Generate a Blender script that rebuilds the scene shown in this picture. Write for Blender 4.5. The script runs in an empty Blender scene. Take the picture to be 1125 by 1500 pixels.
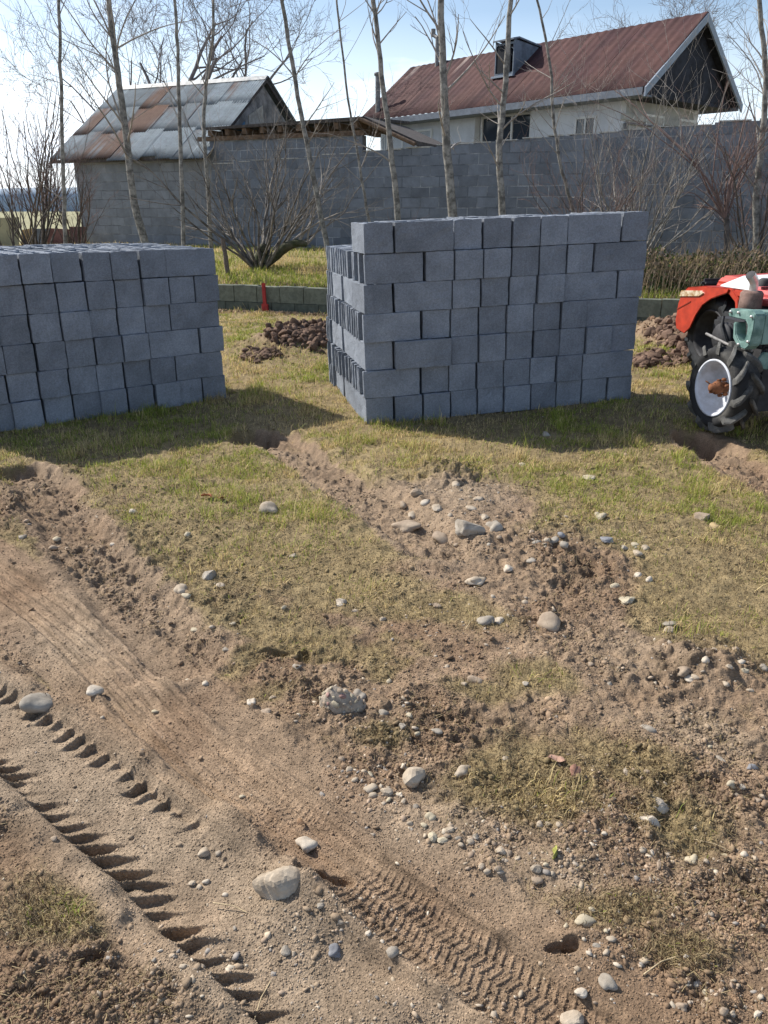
import bpy, bmesh, math, random
import numpy as np
from mathutils import Vector, Matrix, Euler
R = math.radians
random.seed(7); RNG = np.random.default_rng(11)
SC = bpy.context.scene
COL = SC.collection
# ------------------------------------------------------------------ camera
F, H = 1133.0, 1.47
PITCH = math.atan((750-308)/F)
cam = bpy.data.cameras.new("camera"); camo = bpy.data.objects.new("camera", cam); COL.objects.link(camo)
cam.sensor_fit = 'VERTICAL'; cam.sensor_height = 24; cam.lens = 24*F/1500
cam.clip_start = .05; cam.clip_end = 6000
camo.location = (0, 0, H); camo.rotation_euler = (math.pi/2-PITCH, 0, 0)
SC.camera = camo
# ------------------------------------------------------------------ light
SUN_EL = R(42); SH = Vector((-.846, .533)).normalized()
SD = Vector((SH.x*math.cos(SUN_EL), SH.y*math.cos(SUN_EL), math.sin(SUN_EL)))
sl = bpy.data.lights.new("sun", 'SUN'); sl.energy = 4.6; sl.angle = R(.5); sl.color = (1, .955, .88)
so = bpy.data.objects.new("sun", sl); COL.objects.link(so)
so.rotation_euler = (-SD).to_track_quat('-Z', 'Y').to_euler(); so.location = (-20, 14, 25)
SC.view_settings.view_transform = 'Standard'; SC.view_settings.look = 'None'
SC.view_settings.exposure = .66; SC.view_settings.gamma = 1
W = bpy.data.worlds.new("World"); SC.world = W; W.use_nodes = True
nt = W.node_tree; nt.nodes.clear()
def nd(nt, t, **k):
    n = nt.nodes.new(t)
    for a, b in k.items():
        if a.startswith('i_'):
            key = a[2:].replace('_', ' ')
            n.inputs[key].default_value = b
        else: setattr(n, a, b)
    return n
sky = nd(nt, 'ShaderNodeTexSky', sky_type='NISHITA', sun_disc=False, sun_elevation=SUN_EL,
         sun_rotation=math.atan2(SH.x, SH.y), altitude=100, air_density=1.0, dust_density=1.3, ozone_density=1.5)
tc = nd(nt, 'ShaderNodeTexCoord')
mp = nd(nt, 'ShaderNodeMapping'); mp.inputs['Scale'].default_value = (1.0, 1.0, 3.6); mp.inputs['Location'].default_value = (.35, .1, .22)
nz = nd(nt, 'ShaderNodeTexNoise', i_Scale=3.1, i_Detail=9.0, i_Roughness=.58)
rp = nd(nt, 'ShaderNodeValToRGB'); rp.color_ramp.elements[0].position = .50; rp.color_ramp.elements[1].position = .68
sx = nd(nt, 'ShaderNodeSeparateXYZ'); mr = nd(nt, 'ShaderNodeMapRange'); mr.inputs['From Min'].default_value = .22; mr.inputs['From Max'].default_value = .03
mr.inputs['To Min'].default_value = .25; mr.inputs['To Max'].default_value = 1.25
mu = nd(nt, 'ShaderNodeMath', operation='MULTIPLY', use_clamp=True)
mx = nd(nt, 'ShaderNodeMixRGB'); mx.inputs['Color2'].default_value = (10.5, 11.2, 12.2, 1)
bg = nd(nt, 'ShaderNodeBackground'); bg.inputs['Strength'].default_value = .105
wo = nd(nt, 'ShaderNodeOutputWorld')
L = nt.links.new
L(tc.outputs['Generated'], mp.inputs['Vector']); L(mp.outputs[0], nz.inputs['Vector']); L(nz.outputs[0], rp.inputs[0])
L(tc.outputs['Generated'], sx.inputs[0]); L(sx.outputs['Z'], mr.inputs[0]); L(rp.outputs[0], mu.inputs[0]); L(mr.outputs[0], mu.inputs[1])
L(mu.outputs[0], mx.inputs['Fac']); L(sky.outputs[0], mx.inputs['Color1']); mr2 = nd(nt, 'ShaderNodeMapRange'); mr2.inputs['From Min'].default_value = .20; mr2.inputs['From Max'].default_value = .0; mr2.inputs['To Min'].default_value = 0; mr2.inputs['To Max'].default_value = .85
mx2 = nd(nt, 'ShaderNodeMixRGB'); mx2.inputs['Color2'].default_value = (9.0, 9.9, 11.0, 1); L(sx.outputs['Z'], mr2.inputs[0]); L(mr2.outputs[0], mx2.inputs['Fac']); L(mx.outputs[0], mx2.inputs['Color1'])
L(mx2.outputs[0], bg.inputs[0]); L(bg.outputs[0], wo.inputs[0])

# ------------------------------------------------------------------ photo measuring (pixels of the 1125x1500 photo -> metres)
def ray(x, y):
    xn = (x-562.5)/F; yn = (750-y)/F; c, s = math.cos(PITCH), math.sin(PITCH)
    Y = c+yn*s
    return xn/Y, (-s+yn*c)/Y
def G(x, y, z=0.):
    a, b = ray(x, y); Y = (z-H)/b; return a*Y, Y
def D(x, y, Y):
    a, b = ray(x, y); return Vector((a*Y, Y, H+b*Y))

# ------------------------------------------------------------------ noise
def _h(i, j, s):
    n = (i.astype(np.int64)*374761393+j.astype(np.int64)*668265263+s*1442695041) & 0xffffffff
    n = ((n ^ (n >> 13))*1274126177) & 0xffffffff
    n = (n ^ (n >> 16)) & 0xffffff
    return n/float(0xffffff)
def vn(x, y, f, s=0):
    x = x*f+s*17.13; y = y*f-s*5.71
    i = np.floor(x); j = np.floor(y); u = x-i; v = y-j
    u = u*u*(3-2*u); v = v*v*(3-2*v)
    return (_h(i, j, s)*(1-u)+_h(i+1, j, s)*u)*(1-v)+(_h(i, j+1, s)*(1-u)+_h(i+1, j+1, s)*u)*v
def fbm(x, y, f, o=4, s=0, g=.5):
    r = 0; a = 1.; t = 0
    for k in range(o):
        c, sn = math.cos(.6*k), math.sin(.6*k)
        r = r+a*vn(x*c-y*sn, x*sn+y*c, f*2**k, s+k*7); t += a; a *= g
    return r/t
def sstep(a, b, x):
    t = np.clip((x-a)/(b-a), 0, 1); return t*t*(3-2*t)
def pathst(X, Y, pts):
    """arc length s and signed lateral t (left of travel positive) to a polyline"""
    best = np.full(X.shape, 1e9); S = np.zeros(X.shape); T = np.zeros(X.shape); acc = 0
    for (ax, ay), (bx, by) in zip(pts[:-1], pts[1:]):
        dx, dy = bx-ax, by-ay; l = math.hypot(dx, dy); dx /= l; dy /= l
        px, py = X-ax, Y-ay; s = np.clip(px*dx+py*dy, 0, l)
        qx, qy = px-s*dx, py-s*dy; d = np.hypot(qx, qy); t = dx*py-dy*px
        m = d < best; best[m] = d[m]; S[m] = acc+s[m]; T[m] = (np.sign(t)*d)[m]; acc += l
    return S, T, acc
def smooth_path(pts, n=3):
    for _ in range(n):
        q = [pts[0]]
        for a, b in zip(pts[:-1], pts[1:]):
            q.append((a[0]*.75+b[0]*.25, a[1]*.75+b[1]*.25)); q.append((a[0]*.25+b[0]*.75, a[1]*.25+b[1]*.75))
        q.append(pts[-1]); pts = q
    return pts
PX = lambda l: smooth_path([G(*p) for p in l], 2)
BIG = PX([(-190, 955), (-60, 1022), (50, 1094), (160, 1180), (262, 1268), (360, 1358), (462, 1445), (600, 1555)])
FINE = PX([(-220, 720), (0, 842), (130, 945), (250, 1075), (380, 1172), (480, 1252), (600, 1348), (760, 1465), (900, 1560)])
FINE2 = PX([(300, 960), (400, 1035), (560, 1125), (640, 1180)])
FINE3 = PX([(-60, 930), (60, 1000), (150, 1060), (230, 1120), (330, 1200)])
FINE4 = PX([(700, 1000), (900, 1130), (1040, 1290), (1180, 1400)])
FS1 = float(pathst(np.array([G(480, 1240)[0]]), np.array([G(480, 1240)[1]]), FINE)[0][0])
BS1 = float(pathst(np.array([G(262, 1225)[0]]), np.array([G(262, 1225)[1]]), BIG)[0][0])
RUTA = PX([(45, 690), (85, 745), (130, 810), (180, 870), (270, 960)])
RUTB = PX([(385, 632), (440, 664), (510, 712), (570, 750), (640, 800)])
RUTC = PX([(1018, 650), (1060, 668), (1130, 705), (1230, 760)])
RUTD = PX([(700, 800), (800, 880), (900, 960), (1010, 1040), (1130, 1110), (1250, 1170)])
def ell(X, Y, x, y, rx, ry, rot=0.):
    cx, cy = G(x, y); ax = abs(G(x+rx, y)[0]-cx); ay = abs(G(x, y-ry)[1]-cy)
    ay = .5*(ay+abs(G(x, y+ry)[1]-cy))
    return np.exp(-(((X-cx)/ax)**2+((Y-cy)/ay)**2))
LOWA, LOWB = (-2.66, 12.75), (3.97, 10.5)
def lowd(X, Y):
    dx, dy = LOWB[0]-LOWA[0], LOWB[1]-LOWA[1]; l = math.hypot(dx, dy)
    return (dx*(Y-LOWA[1])-dy*(X-LOWA[0]))/l        # >0 beyond the low wall
MOUNDS = [(425, 508, 52, 12, .15), (380, 512, 40, 8, .07), (468, 505, 40, 12, .15), (975, 508, 36, 14, .24), (1000, 525, 30, 10, .16), (950, 532, 28, 8, .08),
          (662, 695, 46, 16, .055), (690, 735, 60, 20, .02), (1000, 965, 90, 30, .045), (1060, 985, 70, 26, .04), (560, 690, 60, 12, .01),
          (415, 1325, 60, 60, .028), (320, 1215, 60, 45, .018), (470, 1350, 60, 50, .022), (820, 800, 60, 30, .02), (870, 1400, 60, 25, .018), (845, 1372, 36, 10, .022), (720, 1375, 20, 10, .014), (600, 1325, 60, 8, .010), (545, 1105, 40, 8, .012), (180, 1300, 60, 20, .012), (230, 1420, 90, 40, .02),
          (300, 1370, 40, 24, .022), (640, 1390, 60, 30, .01), (590, 1470, 90, 40, .03), (970, 1200, 60, 30, .012), (900, 1240, 120, 50, .01), (30, 1320, 80, 60, .015)]
HOLES = [(372, 640, 34, 10, .13), (30, 692, 30, 10, .07), (1016, 652, 26, 10, .14), (405, 955, 26, 5, .03), (445, 962, 10, 14, .03), (822, 1390, 26, 9, .020), (836, 1384, 14, 7, .022),
         (465, 1290, 30, 10, .03), (150, 1180, 1, 1, 0), (1040, 1150, 20, 8, .02), (862, 830, 18, 12, .02), (840, 860, 14, 10, .02), (110, 755, 20, 6, .02),
         (500, 1290, 20, 12, .02), (600, 1130, 16, 10, .015), (135, 1410, 20, 14, .02)]
def masks(X, Y):
    n1 = fbm(X, Y, 1.3, 4, 3); n2 = fbm(X, Y, 5., 4, 9)
    sB, tB, _ = pathst(X, Y, BIG); sF, tF, _ = pathst(X, Y, FINE)
    sa, ta, _ = pathst(X, Y, RUTA); sb, tb, _ = pathst(X, Y, RUTB); sc_, tc_, _ = pathst(X, Y, RUTC); sd, td, _ = pathst(X, Y, RUTD)
    g = sstep(3.7, 4.7, Y+.5*(n1-.5))
    for e in [(330, 770, 200, 90, .9), (500, 800, 110, 60, .8), (960, 740, 260, 90, .95), (1085, 880, 120, 70, .9), (600, 885, 130, 28, .6), (420, 1010, 60, 18, .3),
              (110, 985, 70, 40, .55), (70, 1010, 60, 36, .5), (800, 990, 90, 30, .55), (790, 1150, 120, 60, .75), (930, 1120, 120, 60, .5), (250, 1080, 1, 1, 0),
              (700, 1010, 70, 20, .4), (1090, 760, 120, 60, .6), (20, 800, 50, 30, .6), (530, 860, 100, 36, .7), (930, 1330, 120, 40, .35), (130, 1330, 110, 50, .45),
              (150, 1235, 60, 40, .5), (560, 1080, 60, 20, .4), (980, 1200, 100, 60, .4), (1000, 1390, 80, 40, .3), (330, 900, 140, 40, .5), (740, 900, 120, 40, .4)]:
        g = np.maximum(g, e[4]*ell(X, Y, *e[:4])*1.25)
    g = np.maximum(g, .50*sstep(.46, .60, fbm(X, Y, 2.2, 4, 13))*sstep(1.5, 2.4, Y+X*.3))
    bare = np.zeros(X.shape)
    for t, w in ((ta, .17), (tb, .17), (tc_, .20), (td, .2)):
        bare = np.maximum(bare, 1-sstep(w*.7, w*1.3, np.abs(t)+.30*(n2-.5)))
    track = np.maximum(1-sstep(.16, .24, np.abs(tB)), 1-sstep(.15, .26, np.abs(tF)))
    bare = np.maximum(bare, track)
    for e in [(660, 745, 130, 55, 1.), (425, 505, 62, 14, 1.2), (985, 515, 50, 22, 1.2), (850, 820, 110, 50, .8), (1010, 990, 130, 60, .9), (40, 730, 60, 50, .8), (372, 640, 36, 12, 1), (1015, 652, 28, 11, 1)]:
        bare = np.maximum(bare, np.minimum(1, 1.25*e[4]*ell(X, Y, *e[:4])))
    g = np.clip(g*(1-bare), 0, 1)
    g = np.clip(g*1.5-.9*(n2-.35)-.25*(n1-.3), 0, 1)
    sand = np.maximum(1-sstep(.12, .3, np.abs(tb)), .9*(1-sstep(.12, .3, np.abs(ta))))
    sand = np.maximum(sand, 1-sstep(.12, .24, np.abs(tB+.02)))
    for e in [(940, 960, 90, 60), (1040, 1060, 110, 50), (1080, 1080, 90, 40), (660, 720, 100, 40), (380, 1420, 130, 110), (1010, 975, 90, 45), (560, 1480, 160, 50), (150, 930, 120, 60), (640, 1200, 110, 60), (800, 1280, 80, 40)]:
        sand = np.maximum(sand, .95*ell(X, Y, *e))
    sand = np.clip(sand*(.1+1.5*n2)*(1-.6*np.maximum(1-sstep(.1, .3, np.abs(ta)), 1-sstep(.1, .3, np.abs(tb)))), 0, 1)
    rough = np.zeros(X.shape)
    for e in [(330, 1210, 80, 60, 1), (415, 1330, 80, 70, 1), (470, 1380, 60, 60, .8), (1010, 975, 110, 50, 1), (660, 700, 70, 24, 1), (1000, 1180, 120, 80, .9), (620, 1060, 150, 60, .9), (220, 1390, 150, 100, .8),
              (40, 730, 70, 60, .8), (820, 820, 110, 70, .9), (850, 1400, 110, 50, .7), (470, 960, 150, 40, .6), (330, 880, 120, 40, .5), (590, 1480, 130, 50, 1), (1060, 1280, 100, 80, .7), (750, 1060, 120, 60, .6), (425, 505, 70, 18, 1.4), (985, 515, 60, 28, 1.4), (130, 830, 130, 80, .9), (60, 900, 90, 60, .5), (250, 940, 90, 50, .5), (480, 1010, 120, 60, .7), (700, 1150, 120, 60, .6), (60, 1420, 120, 90, .6), (740, 1420, 140, 60, .4), (1010, 1450, 120, 60, .6), (80, 1200, 120, 60, .5), (880, 1180, 150, 80, .6)]:
        rough = np.maximum(rough, e[4]*ell(X, Y, *e[:4]))
    rough = np.maximum(rough, .3*n1)
    for t, w in ((ta, .2), (tb, .2), (tc_, .2), (td, .25)):
        rough = np.maximum(rough, .55*np.exp(-(t/w)**2))
    for t, w in ((tB, .19), (tF, .14)):
        rough = np.maximum(rough, 1.*np.exp(-((np.abs(t)-w)/.05)**2)*sstep(.35, .6, n2))
    rough = rough*(1-.8*track*(1-sstep(.5, .62, n2)*.5))
    return dict(g=g, sand=sand, rough=rough, bare=bare, track=track, n1=n1, n2=n2, B=(sB, tB), F=(sF, tF), b=(sb, tb), a=(sa, ta), c=(sc_, tc_), d=(sd, td))
def tread(s, t, w, depth, K=1., nb=4.):
    a = np.abs(t); inn = 1-sstep(w*.90, w*1.06, a)
    q = (t/w+1)*.5*nb; band = np.floor(q); f = q-band
    rib = np.exp(-((np.minimum(f, 1-f))/.10)**2)                      # thin ribs running along the print
    ph = s/.021+.55*np.where(band % 2 > 0, f, 1-f)+band*.37; fr = ph % 1
    cross = sstep(0, .10, fr)*(1-sstep(.18, .42, fr))                 # thin slanting bars between the ribs
    lip = np.exp(-((a-w*1.18)/(w*.14))**2)
    return -depth*inn+inn*(.0105*rib*(1.-.5*K)+.0036*cross*K)+.010*lip*(.4+.6*K)
def hgt(X, Y, M=None, fine=True):
    X = np.asarray(X, float); Y = np.asarray(Y, float)
    if M is None: M = masks(X, Y)
    near = 1-sstep(9, 16, Y)
    z = .05*(fbm(X, Y, .45, 3, 21)-.5)*sstep(1.5, 4, Y)*near
    z = z+.07*sstep(0, 2.1, X)*sstep(4.2, 5.6, Y)
    z = z+.030*(M['n1']-.5)*near+.012*(M['n2']-.5)*near
    ld = lowd(X, Y)
    z = z*(1-sstep(-.1, .1, ld))+(.33+np.clip(ld, 0, 6)*.055)*sstep(-.02, .10, ld)
    z = z+sstep(.2, 3, ld)*(1-sstep(5, 8, ld))*.08*(fbm(X, Y, .8, 3, 5)-.4)
    calm = 1-.9*M['track']
    if fine:
        r = M['rough']
        rid = 1-np.abs(2*fbm(X, Y, 9, 3, 31)-1)
        z = z+near*calm*(r*.044*(rid-.75)+.013*(1-np.abs(2*fbm(X, Y, 16, 3, 33)-1)-.8)*(.5+r)+(.013+.014*r)*(fbm(X, Y, 22, 3, 41)-.5)+.006*(.4+r)*(fbm(X, Y, 70, 2, 51)-.5))
        cl = vn(X, Y, 26, 61); cl2 = vn(X, Y, 47, 67)
        z = z+near*calm*r*(.020*sstep(.62, .85, cl)+.010*sstep(.6, .85, cl2))
        # dragged diagonal smears of dried mud
        u = X*.80-Y*.60; v = X*.60+Y*.80
        st = fbm(u*.35, v*1.0, 9, 3, 77)
        z = z+near*(1-M['g'])*.012*sstep(.50, .58, st)*calm
    for m in MOUNDS:
        z = z+m[4]*ell(X, Y, *m[:4])*(.75+.7*(M['n2']-.2))
    for m in HOLES:
        if m[4]: z = z-m[4]*sstep(.22, .55, ell(X, Y, *m[:4])*(.55+.9*fbm(X, Y, 11, 3, 606))+.2*(M['n2']-.5))
    # worn wheel ruts with raised shoulders
    for k, w, dp in (('a', .17, .045), ('b', .19, .05), ('c', .20, .06), ('d', .2, .012)):
        s, t = M[k]; a = np.abs(t+.05*(M['n2']-.5)); fade = sstep(-.01, .12, s)
        z = z+fade*(-dp*(1-sstep(w*.55, w*1.05, a))+.45*dp*np.exp(-((a-w*1.25)/(w*.35))**2)*sstep(.3, .7, fbm(X, Y, 6, 3, 412)))
    # barred tractor tyre print
    s, t = M['B']; s = s+.006*np.sin(s*19)+.010*(M['n2']-.5); w = .122; a = np.abs(t); wob = .02*(M['n2']-.5)
    z = z-.018*(1-sstep(w*.95, w*1.15, a+wob))+.016*np.exp(-((a-w*1.35)/.04)**2)*(.3+1.4*sstep(.35, .65, fbm(X, Y, 7, 3, 411)))
    p = .060
    for sg, off, sk in ((1, 0., .10), (-1, .5, .62)):
        tt = w-sg*t                                   # distance inwards from the print's edge
        ph = (s-sk*np.clip(tt, -.02, .12)-3.2*np.clip(tt, 0, .1)**2*(1 if sg < 0 else -1))/p+off+.35*(M['n2']-.5)+.16*(fbm(X, Y, 30, 2, 516)-.5)
        fr = ph % 1; k = np.floor(ph).astype(np.int64)
        rn = _h(k, np.full(k.shape, 3 if sg > 0 else 9), 5); amp = .40+.9*rn; ln = (.060+.035*rn)*(1.15 if sg < 0 else .95)
        win = sstep(-.012, .006, tt)*(1-sstep(.15, 1., tt/ln))
        if sg > 0: win = win*(1-sstep(BS1-.12, BS1+.10, s))
        win = win*(.55+.6*sstep(.25, .55, fbm(X, Y, 8, 3, 505)))
        z = z-win*(.030 if sg < 0 else .026)*amp*(1-fr)**1.3*sstep(0., .16, fr)*(.75+.5*fbm(X, Y, 45, 2, 515))
        z = z+win*.006*np.exp(-((1-fr)/.10)**2)
    s, t = M['F']; sp = FS1; K = (.18+.82*sstep(sp-.55, sp+.15, s))*(.15+1.05*sstep(.36, .60, fbm(X, Y, 6, 4, 404)))*(1-.6*sstep(sp+.55, sp+.9, s))
    z = z+tread(s, t+.010*(M['n2']-.5), .085, .015, K)
    z = z+.009*(1-sstep(.09, .13, np.abs(t)))*(1-.6*K)*(fbm(t*1.0, s*.05, 50, 2, 408)-.5)*2
    z = z+.014*np.exp(-((np.abs(t)-.105)/.012)**2)*sstep(.35, .55, fbm(X, Y, 9, 3, 410))*(1-K*.4)
    for pth, w in ((FINE2, .05), (FINE3, .07), (FINE4, .09)):
        s, t, l = pathst(X, Y, pth); fd = sstep(0, .1, s)*(1-sstep(l-.1, l, s))*(1-.5*M['g'])
        z = z+fd*tread(s, t, w, .008, .55*sstep(.4, .6, fbm(X, Y, 5, 2, 405)))*.8
    return z

# ------------------------------------------------------------------ object helpers
def tag(o, label=None, cat=None, group=None, kind=None):
    if label: o['label'] = label
    if cat: o['category'] = cat
    if group: o['group'] = group
    if kind: o['kind'] = kind
    return o
def empty(name, loc=(0, 0, 0), rz=0.):
    o = bpy.data.objects.new(name, None); o.empty_display_size = .1; COL.objects.link(o); o.location = loc; o.rotation_euler = (0, 0, rz); return o
def link(name, me, parent=None, mats=()):
    o = bpy.data.objects.new(name, me); COL.objects.link(o)
    if parent: o.parent = parent
    for m in mats: me.materials.append(m)
    return o
def npmesh(name, V, faces_flat, sizes, smooth=True, attrs=None):
    me = bpy.data.meshes.new(name)
    me.vertices.add(len(V)); me.vertices.foreach_set('co', np.ascontiguousarray(V, np.float32).ravel())
    faces_flat = np.ascontiguousarray(faces_flat, np.int32); sizes = np.ascontiguousarray(sizes, np.int32)
    me.loops.add(len(faces_flat)); me.loops.foreach_set('vertex_index', faces_flat)
    me.polygons.add(len(sizes)); st = np.concatenate([[0], np.cumsum(sizes)[:-1]]).astype(np.int32)
    me.polygons.foreach_set('loop_start', st); me.polygons.foreach_set('loop_total', sizes)
    if smooth: me.polygons.foreach_set('use_smooth', np.ones(len(sizes), bool))
    me.update(calc_edges=True)
    for k, c in (attrs or {}).items():
        a = me.color_attributes.new(k, 'FLOAT_COLOR', 'POINT')
        if c.shape[1] == 3: c = np.hstack([c, np.ones((len(c), 1))])
        a.data.foreach_set('color', np.ascontiguousarray(c, np.float32).ravel())
    return me
class MB:
    def __init__(s): s.v = []; s.f = []; s.m = []; s.sm = []
    def add(s, V, Fc, mi=0, M=None, smooth=False):
        n = len(s.v)
        for p in V: s.v.append(tuple(M @ Vector(p)) if M is not None else tuple(p))
        for f in Fc: s.f.append([i+n for i in f]); s.m.append(mi); s.sm.append(smooth)
    def box(s, a, b, mi=0, M=None):
        x0, y0, z0 = a; x1, y1, z1 = b
        s.add([(x0, y0, z0), (x1, y0, z0), (x1, y1, z0), (x0, y1, z0), (x0, y0, z1), (x1, y0, z1), (x1, y1, z1), (x0, y1, z1)],
              [(0, 3, 2, 1), (4, 5, 6, 7), (0, 1, 5, 4), (1, 2, 6, 5), (2, 3, 7, 6), (3, 0, 4, 7)], mi, M)
    def prism(s, poly, axis, a, b, mi=0, M=None, smooth=False):
        """poly in the two other axes, extruded along axis from a to b"""
        def mk(p, t):
            q = list(p); q.insert(axis, t); return tuple(q)
        n = len(poly); V = [mk(p, a) for p in poly]+[mk(p, b) for p in poly]
        s.add(V, [list(range(n))[::-1], list(range(n, 2*n))], mi, M)
        s.add(V, [(i, (i+1) % n, n+(i+1) % n, n+i) for i in range(n)], mi, M, smooth)
    def lathe(s, prof, n=24, axis=0, mi=0, M=None, closed=False, smooth=True):
        V = []; m = len(prof)
        for k in range(n):
            a = 2*math.pi*k/n
            for (x, r) in prof:
                p = [r*math.cos(a), r*math.sin(a)]; p.insert(axis, x); V.append(tuple(p))
        Fc = []
        for k in range(n):
            for i in range(m if closed else m-1):
                j = (i+1) % m; q = (k+1) % n
                Fc.append((k*m+i, k*m+j, q*m+j, q*m+i))
        s.add(V, Fc, mi, M, smooth)
    def tube(s, pts, rad, n=6, mi=0, M=None, cap=True):
        pts = [Vector(p) for p in pts]; V = []; N = len(pts)
        if not hasattr(rad, '__len__'): rad = [rad]*N
        up = Vector((.13, .21, .97))
        for i, p in enumerate(pts):
            d = (pts[min(i+1, N-1)]-pts[max(i-1, 0)]).normalized()
            x = d.cross(up)
            if x.length < .1: x = d.cross(Vector((1, 0, 0)))
            x.normalize(); y = d.cross(x)
            for k in range(n):
                a = 2*math.pi*k/n; V.append(p+rad[i]*(x*math.cos(a)+y*math.sin(a)))
        Fc = [(i*n+k, i*n+(k+1) % n, (i+1)*n+(k+1) % n, (i+1)*n+k) for i in range(N-1) for k in range(n)]
        s.add(V, Fc, mi, M, True)
        if cap: s.add([V[k] for k in range(n)], [list(range(n))[::-1]], mi, M); s.add(V[-n:], [list(range(n))], mi, M)
    def build(s, name, mats, parent=None, bevel=0.):
        me = bpy.data.meshes.new(name); me.from_pydata(s.v, [], s.f)
        me.polygons.foreach_set('material_index', s.m); me.polygons.foreach_set('use_smooth', s.sm)
        if bevel:
            bm = bmesh.new(); bm.from_mesh(me); bmesh.ops.remove_doubles(bm, verts=bm.verts, dist=1e-5)
            bmesh.ops.recalc_face_normals(bm, faces=bm.faces)
            es = [e for e in bm.edges if len(e.link_faces) == 2 and e.calc_face_angle(0) > .6]
            bmesh.ops.bevel(bm, geom=es, offset=bevel, segments=2, affect='EDGES', clamp_overlap=True)
            bm.to_mesh(me); bm.free()
        if not isinstance(mats, (list, tuple)): mats = [mats]
        return link(name, me, parent, mats)

# ------------------------------------------------------------------ materials
def newmat(name):
    m = bpy.data.materials.new(name); m.use_nodes = True
    return m, m.node_tree, m.node_tree.nodes['Principled BSDF']
def mat(name, c, rough=.8, var=.25, scale=8., c2=None, bump=.3, bscale=60., bdist=.004, metal=0., spec=.3, thr=(.4, .6), randobj=0.):
    m, t, b = newmat(name); L = t.links.new
    tc = nd(t, 'ShaderNodeTexCoord'); n = nd(t, 'ShaderNodeTexNoise', i_Scale=scale, i_Detail=8., i_Roughness=.65); L(tc.outputs['Object'], n.inputs['Vector'])
    r = nd(t, 'ShaderNodeValToRGB'); r.color_ramp.elements[0].position = thr[0]; r.color_ramp.elements[1].position = thr[1]
    c2 = c2 or tuple(x*(1+var) for x in c); c1 = c if c2 is not None and var == 0 else tuple(x*(1-var) for x in c)
    r.color_ramp.elements[0].color = (*c1, 1); r.color_ramp.elements[1].color = (*c2, 1); L(n.outputs[0], r.inputs[0])
    out = r.outputs[0]
    if randobj:
        oi = nd(t, 'ShaderNodeObjectInfo'); mr = nd(t, 'ShaderNodeMapRange'); mr.inputs['To Min'].default_value = 1-randobj; mr.inputs['To Max'].default_value = 1+randobj
        hs = nd(t, 'ShaderNodeHueSaturation'); L(oi.outputs['Random'], mr.inputs[0]); L(mr.outputs[0], hs.inputs['Value']); L(out, hs.inputs['Color']); out = hs.outputs[0]
    L(out, b.inputs['Base Color'])
    b.inputs['Roughness'].default_value = rough; b.inputs['Metallic'].default_value = metal; b.inputs['Specular IOR Level'].default_value = spec
    if bump:
        n2 = nd(t, 'ShaderNodeTexNoise', i_Scale=bscale, i_Detail=6., i_Roughness=.7); L(tc.outputs['Object'], n2.inputs['Vector'])
        bp = nd(t, 'ShaderNodeBump', i_Strength=bump, i_Distance=bdist); L(n2.outputs[0], bp.inputs['Height']); L(bp.outputs[0], b.inputs['Normal'])
    return m
def attrmat(name, rough=.9, spec=.2, trans=0., noise=0., nscale=200., bump=0., bscale=300., bdist=.002):
    m, t, b = newmat(name); L = t.links.new
    a = nd(t, 'ShaderNodeVertexColor', layer_name='col'); out = a.outputs[0]
    tc = nd(t, 'ShaderNodeTexCoord')
    if noise:
        n = nd(t, 'ShaderNodeTexNoise', i_Scale=nscale, i_Detail=5., i_Roughness=.7); L(tc.outputs['Object'], n.inputs['Vector'])
        mr = nd(t, 'ShaderNodeMapRange'); mr.inputs['From Min'].default_value = .3; mr.inputs['From Max'].default_value = .7
        mr.inputs['To Min'].default_value = 1-noise; mr.inputs['To Max'].default_value = 1+noise; L(n.outputs[0], mr.inputs[0])
        vm = nd(t, 'ShaderNodeVectorMath', operation='SCALE'); L(out, vm.inputs[0]); L(mr.outputs[0], vm.inputs['Scale']); out = vm.outputs[0]
    L(out, b.inputs['Base Color']); b.inputs['Roughness'].default_value = rough; b.inputs['Specular IOR Level'].default_value = spec
    if bump:
        n2 = nd(t, 'ShaderNodeTexNoise', i_Scale=bscale, i_Detail=4., i_Roughness=.75); L(tc.outputs['Object'], n2.inputs['Vector'])
        bp = nd(t, 'ShaderNodeBump', i_Strength=bump, i_Distance=bdist); L(n2.outputs[0], bp.inputs['Height']); L(bp.outputs[0], b.inputs['Normal'])
    if trans:
        tr = nd(t, 'ShaderNodeBsdfTranslucent'); ms = nd(t, 'ShaderNodeMixShader', i_Fac=trans); L(out, tr.inputs[0])
        L(b.outputs[0], ms.inputs[1]); L(tr.outputs[0], ms.inputs[2]); L(ms.outputs[0], t.nodes['Material Output'].inputs[0])
    return m
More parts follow.
